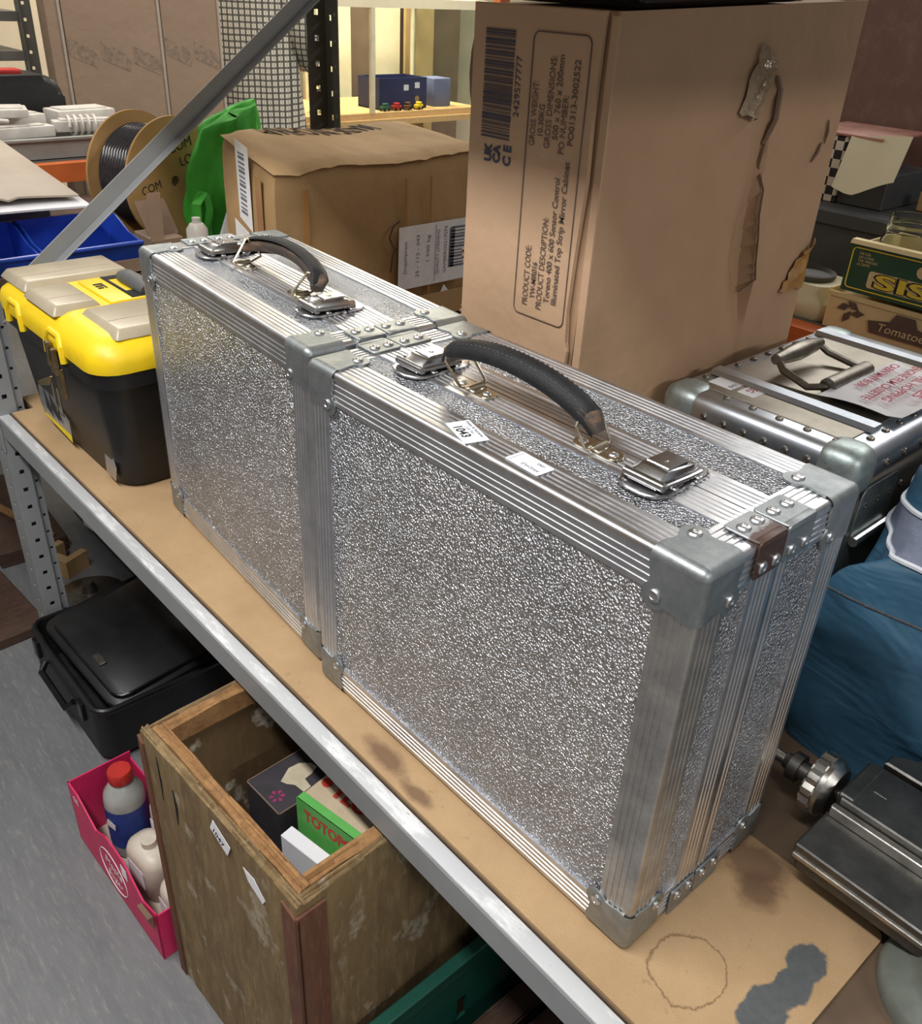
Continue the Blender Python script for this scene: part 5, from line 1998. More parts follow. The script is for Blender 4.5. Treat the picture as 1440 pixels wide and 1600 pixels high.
# cable reel
rl = thing('cable_reel', 'cardboard reel of glossy black cable standing behind the diagonal brace', 'reel', (-1.895, 0.475, Z2), rz=0.28)
R_ = 0.142
MR = Matrix.Translation((0, 0, R_)) @ Matrix.Rotation(PI / 2, 4, 'Y')
for x0 in (-0.068, 0.062):
    g = G()
    prof = [(0.012, x0), (R_, x0), (R_, x0 + 0.006), (0.012, x0 + 0.006), (0.012, x0)]
    g.lathe(prof, 64, MR, False)
    fl = obj('flange', g, 'spool_card', rl, ang=30)
g = G()
g.lathe([(0.012, -0.0675), (0.05, -0.0675), (0.05, 0.0615), (0.012, 0.0615)], 32, MR)
obj('core', g, 'carton_inner', rl)
for k in range(13):
    for lay in (0, 1, 2):
        if lay < 2 and k % 6:
            continue
        x = -0.056 + k * 0.0094 - (0.0047 if lay % 2 else 0)
        rr = 0.094 + lay * 0.008
        g = G()
        prof = [(rr - 0.0055 + 0.0055 + 0.0052 * math.cos(a), x + 0.0052 * math.sin(a)) for a in [2 * PI * i / 8 for i in range(9)]]
        g.lathe(prof, 56, MR, False)
        obj('cable_turn', g, 'cable', rl, ang=60)
g = G()
g.lathe([(0.05, -0.06), (0.094, -0.06), (0.094, 0.06), (0.05, 0.06)], 40, MR)
obj('wound_cable', g, 'cable', rl)
XF = 0.0685


def rtxt(s, size, y, z, parent, tilt=0.2):
    text(s, size, axes((XF, y, z), (0, 1, tilt), (0, -tilt, 1)), 'ink', parent)


rtxt('COM', 0.032, -0.01, R_ + 0.060, fl)
rtxt('LO2', 0.030, 0.02, R_ + 0.030, fl)
rtxt('COM', 0.026, -0.10, R_ - 0.02, fl)

# cardboard tray with the blue bins
ty = thing('cardboard_tray', 'shallow brown cardboard tray holding the blue bins', 'tray', (-1.765, 0.075, Z2))
for (x0, x1, y0, y1, h) in ((-0.09, 0.12, -0.225, -0.221, 0.03), (-0.09, 0.12, 0.256, 0.26, 0.03), (-0.09, -0.086, -0.221, 0.256, 0.09), (0.116, 0.12, -0.221, 0.256, 0.03)):
    g = G()
    g.box(x0, x1, y0, y1, 0, h)
    obj('tray_wall', g, 'carton_dark', ty, smooth=False)
g = G()
g.box(-0.09, 0.12, -0.225, 0.26, 0.0, 0.003)
obj('tray_bottom', g, 'carton_dark', ty, smooth=False)


def bin_(loc, w, d, h, label, rz=0.0):
    """open-front parts bin: front faces +x, width along y"""
    b = thing('parts_bin', label, 'bin', loc, rz, 'blue plastic parts bins')
    t = 0.003
    g = G()
    g.box(-d, d, -w, w, 0, t)
    obj('bin_floor', g, 'blue_bin', b, smooth=False)
    for s in (-1, 1):
        g = G()
        y0 = s * w
        g.prism([(-d, 0), (d, 0), (d + 0.012, h * 0.62), (d * 0.35, h * 0.72), (-d * 0.4, h), (-d, h)], 0, t, axis_mat((1, 0, 0), (0, 0, 1), (0, -s, 0), (0, y0, 0)))
        obj('bin_side', g, 'blue_bin', b, smooth=False)
    g = G()
    g.box(-d, -d + t, -w, w, 0, h)
    obj('bin_back', g, 'blue_bin', b, smooth=False)
    g = G()
    g.hull8([(d - t, -w, 0), (d, -w, 0), (d, w, 0), (d - t, w, 0), (d + 0.010, -w, h * 0.6), (d + 0.013, -w, h * 0.6), (d + 0.013, w, h * 0.6), (d + 0.010, w, h * 0.6)])
    obj('bin_front', g, 'blue_bin', b, smooth=False)
    g = G()
    g.tube([(d + 0.013, -w, h * 0.62), (d + 0.013, w, h * 0.62)], 0.005, 8)
    obj('bin_lip', g, 'blue_bin', b)
    return b


bin_((-1.760, 0.222, Z2 + 0.0035), 0.104, 0.082, 0.088, 'blue plastic parts bin next to the cable reel')
bin_((-1.760, -0.010, Z2 + 0.0035), 0.120, 0.082, 0.088, 'blue plastic parts bin behind the yellow toolbox, below the pale box')

# pale board box with open flaps
pb = thing('flap_box', 'blue-grey box with large pale open board flaps', 'box', (-2.10, 0.03, Z2))
g = G()
g.box(-0.17, 0.17, -0.20, 0.20, 0, 0.125, 0.003)
obj('box_body', g, 'blue_grey', pb)
g = G()
g.grid(lambda u, v: (-0.24 + 0.55 * u, -0.28 + 0.50 * v + 0.02 * (1 - u), 0.178 - 0.036 * u + 0.012 * math.sin(v * PI) - (0.006 if 0.68 < v < 0.72 else 0)), 8, 24, 0.004)
obj('flap', g, 'carton_grey', pb, ang=50)
g = G()
g.grid(lambda u, v: (-0.15 + 0.50 * u, -0.24 + 0.47 * v + 0.02 * (1 - u), 0.152 - 0.026 * u + 0.006 * math.sin(v * PI)), 6, 8, 0.004)
obj('flap', g, 'white_card', pb)

# scraps of brown board and a white bottle by the reel
sc = thing('torn_box', 'torn brown cardboard box with raised flaps below the reel and green bag', 'box', (-1.71, 0.383, Z2))
g = G()
g.box(-0.05, 0.05, -0.035, 0.035, 0, 0.06, 0.002)
obj('box_body', g, 'carton_dark', sc)
g = G()
g.grid(lambda u, v: (0.05 - 0.015 * v, -0.04 + 0.03 * u + 0.01 * v, 0.055 + 0.10 * v), 2, 4, 0.003)
obj('flap', g, 'carton_dark', sc)
g = G()
g.grid(lambda u, v: (0.02 - 0.06 * v, -0.03 + 0.07 * u, 0.06 + 0.065 * v), 2, 4, 0.003)
obj('flap', g, 'carton_inner', sc)
wbt = G()
wbt.lathe([(0, 0), (0.026, 0), (0.028, 0.01), (0.028, 0.085), (0.018, 0.10), (0.011, 0.102), (0.011, 0.115), (0, 0.115)], 20)
o = obj('white_bottle', wbt, 'white_plastic', None, (-1.655, 0.450, Z2), size=0.85)
tag(o, 'small white bottle half hidden under the green bag', 'bottle')

# green bag with a white card leaning in front
gbg = thing('shopping_bag', 'bright green cloth shopping bag slumped beside the cable reel', 'bag', (-1.765, 0.578, Z2))


def gbag(u, v):
    a = u * 2 * PI
    z = 0.29 * v
    k = 1 - 0.25 * v
    rx = 0.055 * k * (1 + 0.12 * math.sin(3 * a + 8 * v))
    ry = 0.098 * k * (1 + 0.10 * math.sin(4 * a - 7 * v)) * (1.0 + 0.15 * math.sin(v * PI))
    f = 0.004 * math.sin(7 * a + 9 * v) + 0.0015 * math.sin(13 * a - 16 * v)
    return (rx * math.cos(a) + f * math.cos(a), ry * math.sin(a) + f * math.sin(a) + 0.03 * v, z + 0.03 * math.sin(a) * v)


g = G()
g.grid(gbag, 60, 24, 0.0)
g.grid(lambda u, v: tuple(Vector(gbag(u, 1.0)).lerp(Vector((0, 0.03, 0.295)), v) + Vector((0, 0, 0.02 * math.sin(u * 30) * v * (1 - v)))), 60, 6, 0.0)
bmesh.ops.remove_doubles(g.bm, verts=g.bm.verts[:], dist=0.001)
gb_ = obj('bag_body', g, 'green_cloth', gbg, ang=80)
g = G()
g.tube([(0.050, -0.075, 0.135), (0.070, -0.105, 0.115), (0.078, -0.110, 0.07), (0.075, -0.095, 0.05), (0.07, -0.08, 0.07), (0.066, -0.07, 0.10), (0.055, -0.07, 0.13)], 0.012, 8, flat=0.3)
obj('bag_handle', g, 'green_cloth', gbg)
g = G()
g.grid(lambda u, v: (0.058 + 0.012 * math.sin(u * 3) * (1 - v), -0.105 + 0.04 * u, 0.02 + 0.10 * v + 0.02 * math.sin(u * PI)), 8, 6, 0.003)
obj('bag_corner', g, 'green_cloth', gbg)
g = G()
g.prism([(-0.095, 0), (0.10, 0), (0.10, 0.19), (-0.01, 0.165)], 0, 0.012, axis_mat((0.08, 0.997, 0), (-0.15, 0.0, 0.99), (0.99, -0.08, 0.15), (0, 0, 0)))
o = obj('white_box', g, 'white_card', None, (-1.638, 0.570, Z2 + 0.002))
tag(o, 'plain white card leaning between the green bag and the crushed carton', 'card')

# ------------------------------------------------------------------ rack with orange beams beyond
r3 = thing('shelving_unit', 'orange-beamed rack holding the tray of white sockets', 'shelving', (-2.78, 0.60, FLOOR))
ZR = 0.285
g = G()
g.box(-2.505, -2.465, 0.10, 1.10, ZR - 0.05, ZR)
to_root(r3, obj('shelf_beam', g, 'orange', r3, smooth=False))
g = G()
g.box(-3.05, -2.507, 0.10, 1.10, ZR - 0.02, ZR)
to_root(r3, obj('shelf_board', g, 'dark_shelf', r3, smooth=False))
for x in (-3.09, -2.50):
    for y in (0.08, 1.12):
        g = G()
        g.box(x - 0.02, x + 0.02, y - 0.02, y + 0.02, FLOOR, ZR)
        to_root(r3, obj('post', g, 'rack_dark', r3, smooth=False))

gt = thing('plastic_tray', 'shallow grey plastic tray under a pile of white sockets', 'tray', (-2.66, 0.46, ZR))
for (x0, x1, y0, y1) in ((0.125, 0.13, -0.26, 0.26), (-0.13, -0.125, -0.26, 0.26), (-0.125, 0.125, -0.26, -0.255), (-0.125, 0.125, 0.255, 0.26)):
    g = G()
    g.box(x0, x1, y0, y1, 0, 0.055, 0.001)
    obj('tray_wall', g, 'grey_tray', gt)
g = G()
g.box(-0.13, 0.13, -0.26, 0.26, 0, 0.004)
obj('tray_bottom', g, 'grey_tray', gt, smooth=False)
g = G()
g.tube([(x, y, 0.055) for x, y in rbox_ring(-0.134, 0.134, -0.264, 0.264, 0.01, 2)], 0.006, 6, True)
obj('tray_rim', g, 'grey_tray', gt)
wl = ('long white socket strip lying across the front of the grey tray', 'white square socket box on top of the pile', 'cream socket strip with a cable wound round it',
      'white block at the back of the socket pile', 'flat white socket box under the square one', 'white wedge-shaped plug block by the black case')
spec = ((-2.575, 0.36, ZR + 0.056, 0.022, 0.13, 0.03, 0.12, 0.0), (-2.63, 0.38, ZR + 0.108, 0.05, 0.06, 0.022, -0.25, 0.0), (-2.60, 0.60, ZR + 0.062, 0.024, 0.10, 0.03, -0.15, 0.0),
        (-2.71, 0.62, ZR + 0.06, 0.05, 0.09, 0.05, 0.1, 0.0), (-2.69, 0.41, ZR + 0.056, 0.055, 0.08, 0.05, 0.3, 0.0), (-2.64, 0.25, ZR + 0.056, 0.04, 0.05, 0.045, 0.5, 0.0))
for k, (x, y, z, a, b, h, rz_, _) in enumerate(spec):
    sk = thing('socket_block', wl[k], 'socket', (x, y, z), rz_, 'white sockets in the grey tray')
    g = G()
    g.box(-a, a, -b, b, 0, h, 0.004, 2)
    ob_ = obj('housing', g, 'white_plastic', sk)
    g = G()
    g.box(-a * 0.7, a * 0.7, -b * 0.8, b * 0.8, h, h + 0.004, 0.001)
    obj('cover', g, 'white_plastic', sk)
strip = next(o_ for o_ in COL.objects if o_.get('label') == wl[2])
g = G()
pts = []
for i in range(70):
    a = i * 0.45
    pts.append((0.036 * math.cos(a), -0.06 + 0.0013 * i, 0.015 + 0.026 * math.sin(a)))
g.tube(pts, 0.0045, 6)
obj('wound_cable', g, 'white_plastic', strip)
g = G()
pts = [(-2.545, 0.36, ZR + 0.105), (-2.515, 0.26, ZR + 0.12), (-2.490, 0.20, ZR + 0.09), (-2.495, 0.15, ZR + 0.068), (-2.505, 0.20, ZR + 0.068), (-2.508, 0.28, ZR + 0.068)]
sm_ = []
for i in range(len(pts) - 1):
    for q in range(5):
        sm_.append(tuple(Vector(pts[i]).lerp(Vector(pts[i + 1]), q / 5)))
g.tube(sm_, 0.006, 8)
o = obj('cable', g, 'white_plastic')
tag(o, 'thick white cable looping over the tray edge', 'cable')

dc = thing('tool_case', 'rounded black tool case with a red catch behind the white sockets', 'case', (-2.90, 0.47, ZR))
g = G()
g.prism(rrect(0.30, 0.19, 0.06, 8), -0.09, 0.09, axis_mat((0, 1, 0), (0, 0, 1), (1, 0, 0), (0, 0, 0.096)), 0.02, 3)
obj('shell', g, 'black_plastic', dc, ang=40)
g = G()
g.box(-0.03, 0.03, -0.02, 0.055, 0.1895, 0.203, 0.004, 2)
obj('red_catch', g, 'red_cap', dc)

# far dark rack at the left edge with a few things on it
fr_ = thing('shelving_unit', 'dark slotted rack standing behind the black tool case', 'shelving', (-3.5, 0.35, FLOOR))
for x in (-3.36,):
    for y in (0.70, -0.3):
        g = G()
        perf_strip(g, (x, y, FLOOR), (0, 0, 1), (0, 1, 0), 1.9, 0.05, 0.05, 0.01, 0.02, 0.002, 1.0)
        perf_strip(g, (x, y, FLOOR), (0, 0, 1), (1, 0, 0), 1.9, 0.04, 0.05, 0.008, 0.02, 0.002, 1.0)
        to_root(fr_, obj('upright', g, 'rack_dark', fr_, smooth=False))
for z in (0.30, 0.50, 0.62):
    g = G()
    g.box(-3.75, -3.34, -0.3, 0.70, z - 0.03, z)
    to_root(fr_, obj('shelf_board', g, 'dark_shelf', fr_, smooth=False))
g = G()
g.box(-0.12, 0.12, -0.3, 0.3, 0, 0.03, 0.004)
o = obj('cream_slab', g, 'pale_board', None, (-3.50, 0.30, 0.5005))
tag(o, 'cream flat panel lying on the dark rack shelf', 'panel')
g = G()
g.tube([(-3.40 + 0.01 * math.sin(i), 0.45 + 0.06 * math.cos(i * 0.5), 0.5335 + 0.002 * i) for i in range(10)], 0.003, 6)
o = obj('black_cable', g, 'cable')
tag(o, 'short black cable curled on the cream panel', 'cable')
g = G()
g.box(-0.1, 0.1, -0.25, 0.25, 0, 0.04, 0.01, 2)
o = obj('grey_book', g, 'dark_shelf', None, (-3.52, 0.35, 0.6205))
tag(o, 'dark grey flat box on the top shelf of the dark rack', 'box')

# tall flat cardboard packages with faint printed stamps
n = NT('faint_stamp_print')
n.done(n.mix(n.ramp(n.noise(60, 5, 0.7), 0.42, 0.6), srgb('#97816d'), srgb('#7d6a5b')), 0.85)
MT['stamp'] = n.m
plab = ('narrow tall flat cardboard package against the dark rack', 'widest tall flat cardboard package with a row of faint printed stamps', 'tall flat cardboard package next to the person in the plaid shirt')
for k, (y0, y1) in enumerate(((0.745, 0.795), (0.80, 1.148), (1.153, 1.385))):
    fl_ = thing('flat_package', plab[k], 'package', (-3.25, (y0 + y1) / 2, FLOOR), 0.0, 'tall flat cardboard packages')
    w = (y1 - y0) / 2
    g = G()
    g.box(-0.035, 0.035, -w, w, 0, 1.75, 0.002)
    fo = obj('board', g, 'carton_dark', fl_)
    g = G()
    g.box(0.0352, 0.041, w - 0.010, w, 0, 1.75, 0.002)
    obj('edge_strip', g, 'carton_grey', fl_)
    if k:
        for s_ in range(4 if k == 1 else 2):
            yy = -w + 0.055 + s_ * 0.115
            for zz in (1.085, 0.80, 1.37):
                if yy > w - 0.04:
                    continue
                st_ = flatpoly('printed_stamp', [(-0.052, 0.048), (0.035, 0.008), (0.052, -0.022), (0.042, -0.05), (-0.052, -0.01)], axes((0.0354, yy, zz - s_ * 0.014), (0, 1, 0), (0, 0, 1)), 'stamp', fo)


# ------------------------------------------------------------------ person in a plaid shirt
def skin_mesh(name, verts, edges, radii, mat, parent, sub=2, root=0):
    me = bpy.data.meshes.new(name)
    me.from_pydata(verts, edges, [])
    o = bpy.data.objects.new(name, me)
    COL.objects.link(o)
    md = o.modifiers.new('skin', 'SKIN')
    for i, r in enumerate(radii):
        me.skin_vertices[0].data[i].radius = r if isinstance(r, tuple) else (r, r)
        me.skin_vertices[0].data[i].use_root = (i == root)
    s = o.modifiers.new('sub', 'SUBSURF')
    s.levels = s.render_levels = sub
    dg = bpy.context.evaluated_depsgraph_get()
    m2 = bpy.data.meshes.new_from_object(o.evaluated_get(dg))
    m2.name = name
    bpy.data.objects.remove(o, do_unlink=True)
    for p in m2.polygons:
        p.use_smooth = True
    m2.materials.clear()
    m2.materials.append(MT[mat])
    o = bpy.data.objects.new(name, m2)
    COL.objects.link(o)
    o.parent = parent
    return o


pe = thing('person', 'person in a dark and white plaid shirt standing with back turned', 'person', (-3.62, 1.74, FLOOR), rz=0.88, size=0.93)
# body faces away: +y is the person's front in local axes, x to the person's right
V = [(0, 0, 0.95), (0, 0.0, 1.12), (0, 0.0, 1.32), (0, 0.0, 1.45), (0, 0.01, 1.53), (0, 0.03, 1.62), (0, 0.04, 1.70),
     (0.09, 0, 0.90), (0.10, 0.01, 0.50), (0.10, 0, 0.09), (0.10, 0.10, 0.04), (0.10, 0.17, 0.03),
     (-0.09, 0, 0.90), (-0.10, 0.01, 0.50), (-0.10, 0, 0.09), (-0.10, 0.10, 0.04), (-0.10, 0.17, 0.03),
     (0.17, 0.0, 1.42), (0.25, -0.01, 1.18), (0.24, 0.20, 1.08), (0.225, 0.27, 1.06),
     (-0.17, 0.0, 1.42), (-0.24, 0.02, 1.18), (-0.20, 0.22, 1.10), (-0.19, 0.29, 1.09)]
Ed = [(0, 1), (1, 2), (2, 3), (3, 4), (4, 5), (5, 6), (0, 7), (7, 8), (8, 9), (9, 10), (10, 11), (0, 12), (12, 13), (13, 14), (14, 15), (15, 16),
      (3, 17), (17, 18), (18, 19), (19, 20), (3, 21), (21, 22), (22, 23), (23, 24)]
Rd = [(0.15, 0.11), (0.14, 0.10), (0.16, 0.11), (0.11, 0.08), (0.055, 0.055), (0.078, 0.09), (0.065, 0.075), 0.088, 0.06, 0.042, 0.04, 0.03, 0.088, 0.06, 0.042, 0.04, 0.03,
      0.06, 0.045, 0.035, 0.028, 0.06, 0.045, 0.035, 0.028]
skin_mesh('body', V, Ed, Rd, 'skin', pe)
# shirt: hangs loose to the hips, sleeves to the wrists
g = G()


def shirt(u, v):
    a = u * 2 * PI
    z = 0.80 + 0.65 * v
    hw = 0.235 - 0.035 * math.sin(v * PI * 0.5) + (0.0 if v < 0.7 else -0.10 * (v - 0.7) ** 1.5)
    dp = 0.165 - 0.03 * v
    f = 0.008 * math.sin(7 * a + 5 * v) * (1 - v) + 0.005 * math.sin(13 * a - 9 * v)
    return ((hw + f) * math.cos(a), (dp + f) * math.sin(a) - 0.005, z + 0.02 * math.sin(3 * a) * (1 - v))


g.grid(shirt, 60, 30, 0.0)
g.grid(lambda u, v: tuple(Vector(shirt(u, 1.0)).lerp(Vector((0.065 * math.cos(u * 2 * PI), 0.065 * math.sin(u * 2 * PI), 1.52)), v)), 60, 5, 0.0)
bmesh.ops.remove_doubles(g.bm, verts=g.bm.verts[:], dist=0.001)
obj('shirt', g, 'plaid', pe, ang=80)
g = G()
g.tube([(0.15, 0, 1.42), (0.215, -0.005, 1.32), (0.268, -0.02, 1.19), (0.262, 0.04, 1.135), (0.248, 0.13, 1.105), (0.238, 0.20, 1.085)], [0.085, 0.08, 0.072, 0.068, 0.06, 0.05], 16)
obj('sleeve', g, 'plaid', pe, ang=80)
g = G()
g.tube([(-0.15, 0, 1.42), (-0.205, 0.0, 1.32), (-0.25, 0.01, 1.19), (-0.235, 0.07, 1.145), (-0.215, 0.15, 1.12), (-0.203, 0.21, 1.10)], [0.085, 0.08, 0.072, 0.068, 0.06, 0.05], 16)
obj('sleeve', g, 'plaid', pe, ang=80)
for s in (-1, 1):
    g = G()
    g.tube([(s * 0.075, 0, 0.96), (s * 0.095, 0.0, 0.80), (s * 0.10, 0.01, 0.50), (s * 0.10, 0.0, 0.10), (s * 0.10, 0, 0.06)], [0.13, 0.115, 0.082, 0.068, 0.066], 18)
    obj('trouser_leg', g, 'trousers', pe, ang=80)
    g = G()
    g.ell((s * 0.10, 0.065, 0.045), (0.052, 0.145, 0.044), 16, 10)
    obj('shoe', g, 'shoe', pe)
    # hand: palm, four fingers, thumb
    hx_, hy_, hz_ = (0.222, 0.30, 1.055) if s > 0 else (-0.187, 0.32, 1.085)
    Vh = [(hx_, hy_ - 0.05, hz_), (hx_, hy_, hz_)]
    Eh, Rh = [(0, 1)], [(0.026, 0.018), (0.036, 0.014)]
    for q, (dx, ln) in enumerate(((-0.026, 0.060), (-0.009, 0.070), (0.009, 0.066), (0.026, 0.052))):
        b0 = len(Vh)
        Vh += [(hx_ + dx, hy_ + 0.03, hz_), (hx_ + dx, hy_ + 0.03 + ln * 0.5, hz_ - 0.012), (hx_ + dx, hy_ + 0.03 + ln * 0.85, hz_ - 0.035)]
        Eh += [(1, b0), (b0, b0 + 1), (b0 + 1, b0 + 2)]
        Rh += [0.009, 0.0085, 0.0075]
    b0 = len(Vh)
    Vh += [(hx_ - s * 0.034, hy_ - 0.005, hz_ - 0.01), (hx_ - s * 0.048, hy_ + 0.03, hz_ - 0.022)]
    Eh += [(0, b0), (b0, b0 + 1)]
    Rh += [0.011, 0.009]
    skin_mesh('hand', Vh, Eh, Rh, 'skin', pe, 1)
g = G()
g.ell((0, 0.02, 1.685), (0.088, 0.100, 0.088), 20, 12)
g.ell((0, -0.035, 1.63), (0.080, 0.055, 0.085), 20, 10)
obj('hair', g, 'hair', pe, ang=80)['kind'] = 'stuff'
for s in (-1, 1):
    g = G()
    g.ell((s * 0.082, 0.03, 1.64), (0.010, 0.020, 0.032), 10, 8)
    obj('ear', g, 'skin', pe)
    g = G()
    g.ell((s * 0.030, 0.118, 1.655), (0.012, 0.008, 0.008), 10, 6)
    obj('eye', g, 'white_ink', pe)
g = G()
g.ell((0, 0.128, 1.628), (0.013, 0.018, 0.022), 10, 8)
obj('nose', g, 'skin', pe)
g = G()
g.ell((0, 0.116, 1.590), (0.024, 0.008, 0.006), 10, 6)
obj('mouth', g, 'red_print', pe)


# ------------------------------------------------------------------ glass showcase behind
tbz = 0.10
tb2 = thing('display_table', 'pale wooden table carrying the glass showcase', 'table', (-4.36, 2.78, FLOOR))
g = G()
g.box(-0.36, 0.36, -0.80, 0.80, 0.65, 0.68)
obj('table_top', g, 'pale_wood', tb2, smooth=False)
for sx in (-1, 1):
    for sy in (-1, 1):
        g = G()
        g.box(sx * 0.31 - 0.03, sx * 0.31 + 0.03, sy * 0.75 - 0.03, sy * 0.75 + 0.03, 0, 0.65)
        obj('leg', g, 'pale_wood', tb2, smooth=False)
cb = thing('glass_showcase', 'glass showcase with pale metal frame on the wooden table', 'showcase', (-4.36, 2.78, tbz + 0.0005))
g = G()
g.box(-0.33, 0.33, -0.70, 0.72, 0, 0.03)
obj('base', g, 'pale_wood', cb, smooth=False)
hs = 0.535
ys_ = (-0.70, -0.08, 0.72)
for x in (-0.325, 0.325):
    for y in ys_:
        g = G()
        g.box(x - 0.012, x + 0.012, y - 0.012, y + 0.012, 0.03, hs)
        obj('frame_post', g, 'alu_frame', cb, smooth=False)
for x in (-0.325, 0.325):
    g = G()
    g.box(x - 0.012, x + 0.012, -0.71, 0.73, hs, hs + 0.045)
    obj('frame_rail', g, 'pale_board', cb, smooth=False)
for y in (-0.70, 0.72):
    g = G()
    g.box(-0.313, 0.313, y - 0.012, y + 0.012, hs, hs + 0.045)
    obj('frame_rail', g, 'pale_board', cb, smooth=False)
for y0, y1 in ((-0.687, -0.093), (-0.067, 0.707)):
    g = G()
    g.box(0.322, 0.326, y0, y1, 0.032, hs - 0.001)
    obj('pane', g, 'glass', cb, smooth=False)
g = G()
g.box(-0.312, 0.312, 0.718, 0.722, 0.032, hs - 0.001)
obj('pane', g, 'glass', cb, smooth=False)
# things in the showcase
ZC = tbz + 0.031
g = G()
for (x0, x1, y0, y1) in ((-0.10, 0.10, -0.17, -0.165), (-0.10, 0.10, 0.165, 0.17), (-0.10, -0.095, -0.165, 0.165), (0.095, 0.10, -0.165, 0.165), (-0.10, 0.10, -0.17, 0.17)):
    zz0, zz1 = (0.0, 0.16) if (x1 - x0 < 0.15 or y1 - y0 < 0.1) else (0.0, 0.005)
    g.box(x0, x1, y0, y1, zz0, zz1)
nb = thing('shop_box', 'open navy blue card box with small stickers in the glass showcase', 'box', (-4.22, 2.98, ZC))
obj('box_body', g, 'navy_box', nb, smooth=False)
for y, z in ((0.02, 0.11), (0.10, 0.12)):
    flatpoly('sticker', rrect(0.035, 0.03, 0.002, 1), axes((0.1006, y, z), (0, 1, 0), (0, 0, 1)), 'label', nb)
flatpoly('sticker', [(0.016 * math.cos(2 * PI * k / 14), 0.016 * math.sin(2 * PI * k / 14)) for k in range(14)], axes((0.1006, 0.10, 0.05), (0, 1, 0), (0, 0, 1)), 'carton_tan', nb)
g = G()
g.box(-0.07, 0.07, -0.065, 0.065, 0, 0.15, 0.006, 2)
o = obj('grey_tin', g, 'blue_grey', None, (-4.20, 3.28, ZC))
tag(o, 'pale grey metal tin beside the navy box in the showcase', 'tin')
ml = ('red toy vehicle on the showcase floor before the navy box', 'green toy vehicle beside the red one in the showcase', 'yellow toy vehicle at the end of the showcase row', 'brown toy vehicle on the showcase floor')
for k, (y, m_) in enumerate(((2.90, 'red_cap'), (2.82, 'dark_green'), (3.06, 'yellow'), (2.98, 'batten'))):
    tv = thing('toy_vehicle', ml[k], 'toy', (-4.08, y, ZC), 0.2 * k, 'toy vehicles in the glass showcase')
    g = G()
    g.box(-0.016, 0.016, -0.03, 0.03, 0.008, 0.026, 0.003)
    g.box(-0.014, 0.014, -0.014, 0.018, 0.025, 0.040, 0.004)
    obj('vehicle_body', g, m_, tv)
    for sx in (-1, 1):
        for sy in (-1, 1):
            g = G()
            g.cyl((sx * 0.013, sy * 0.018, 0.008), (sx * 0.018, sy * 0.018, 0.008), 0.008, None, 10)
            obj('wheel', g, 'dark_gap', tv)
bl_ = ('small brass lamp in the near end of the glass showcase', 'brass candlestick next to the brass lamp in the showcase')
for k, y in enumerate((2.24, 2.42)):
    g = G()
    g.lathe([(0, 0), (0.04, 0), (0.035, 0.012), (0.012, 0.03), (0.010, 0.07), (0.028, 0.09), (0.03, 0.12), (0.012, 0.14), (0.008, 0.18 - 0.03 * k), (0, 0.18 - 0.03 * k)], 20)
    o = obj('brass_lamp', g, 'brass', None, (-4.16, y, ZC))
    tag(o, bl_[k], 'brassware')
pl_ = thing('pendant_lamp', 'small pendant lamp with a cream shade hanging behind the showcase glass', 'lamp', (-4.80, 3.62, 0.66))
g = G()
g.lathe([(0.012, 0.09), (0.012, 0.05), (0.022, 0.04), (0.03, 0.0), (0.026, -0.05), (0.0, -0.06)], 18)
obj('lamp_shade', g, 'pale_board', pl_)
g = G()
g.cyl((0, 0, 0.09), (0, 0, 1.5), 0.004, None, 6)
obj('cord', g, 'alu_frame', pl_)
# boards standing against the far wall
far = (('wide cream board standing behind the showcase post', -4.95, 3.08, 0.125, 'pale_board', 1.75), ('taupe door edge behind the cream boards', -5.05, 3.32, 0.12, 'taupe', 1.9), ('narrow cream board beside the tan hanging board', -4.95, 3.50, 0.095, 'pale_board', 1.6),
       ('tan board hanging behind the showcase', -4.90, 3.72, 0.12, 'tan_board', 1.65), ('wide taupe panel at the far end of the showcase', -5.15, 4.02, 0.27, 'taupe', 1.9),
       ('pale curtain-like panel behind the person', -4.95, 2.30, 0.14, 'cream_wall', 1.8), ('slim pale panel between the person and the dark post', -4.97, 2.62, 0.12, 'pale_board', 1.8))
for lb_, x, y, w, m_, h in far:
    g = G()
    g.box(-0.012, 0.012, -w, w, 0, h, 0.002)
    o = obj('standing_board', g, m_, None, (x, y, FLOOR))
    tag(o, lb_, 'board')
g = G()
g.hull8([(-0.03, -0.04, 0), (0.03, -0.04, 0), (0.03, 0.04, 0), (-0.03, 0.04, 0), (-0.03, -0.09, 1.9), (0.03, -0.09, 1.9), (0.03, -0.01, 1.9), (-0.03, -0.01, 1.9)])
o = obj('wooden_post', g, 'red_wood', None, (-4.1, 3.72, FLOOR))
tag(o, 'leaning red-brown wooden post past the end of the showcase', 'post')


# ------------------------------------------------------------------ rack behind the tall carton, right
r4 = thing('shelving_unit', 'orange-fronted rack behind the tall carton and riveted case', 'shelving', (-0.1, 1.2, FLOOR))
ZS = 0.315
g = G()
g.box(-0.85, 0.75, 0.885, 0.925, ZS - 0.055, ZS)
to_root(r4, obj('shelf_beam', g, 'orange', r4, smooth=False))
g = G()
g.box(-0.85, 0.75, 0.927, 1.55, ZS - 0.02, ZS)
to_root(r4, obj('shelf_board', g, 'dark_shelf', r4, smooth=False))
for x in (-0.87, 0.77):
    for y in (0.91, 1.53):
        g = G()
        g.box(x - 0.02, x + 0.02, y - 0.02, y + 0.02, FLOOR, ZS)
        to_root(r4, obj('post', g, 'rack_dark', r4, smooth=False))
g = G()
g.box(-1.2, 1.4, 1.66, 1.68, FLOOR, 1.0)
o = struct(obj('wall_partition', g, 'hardboard_wall', smooth=False))

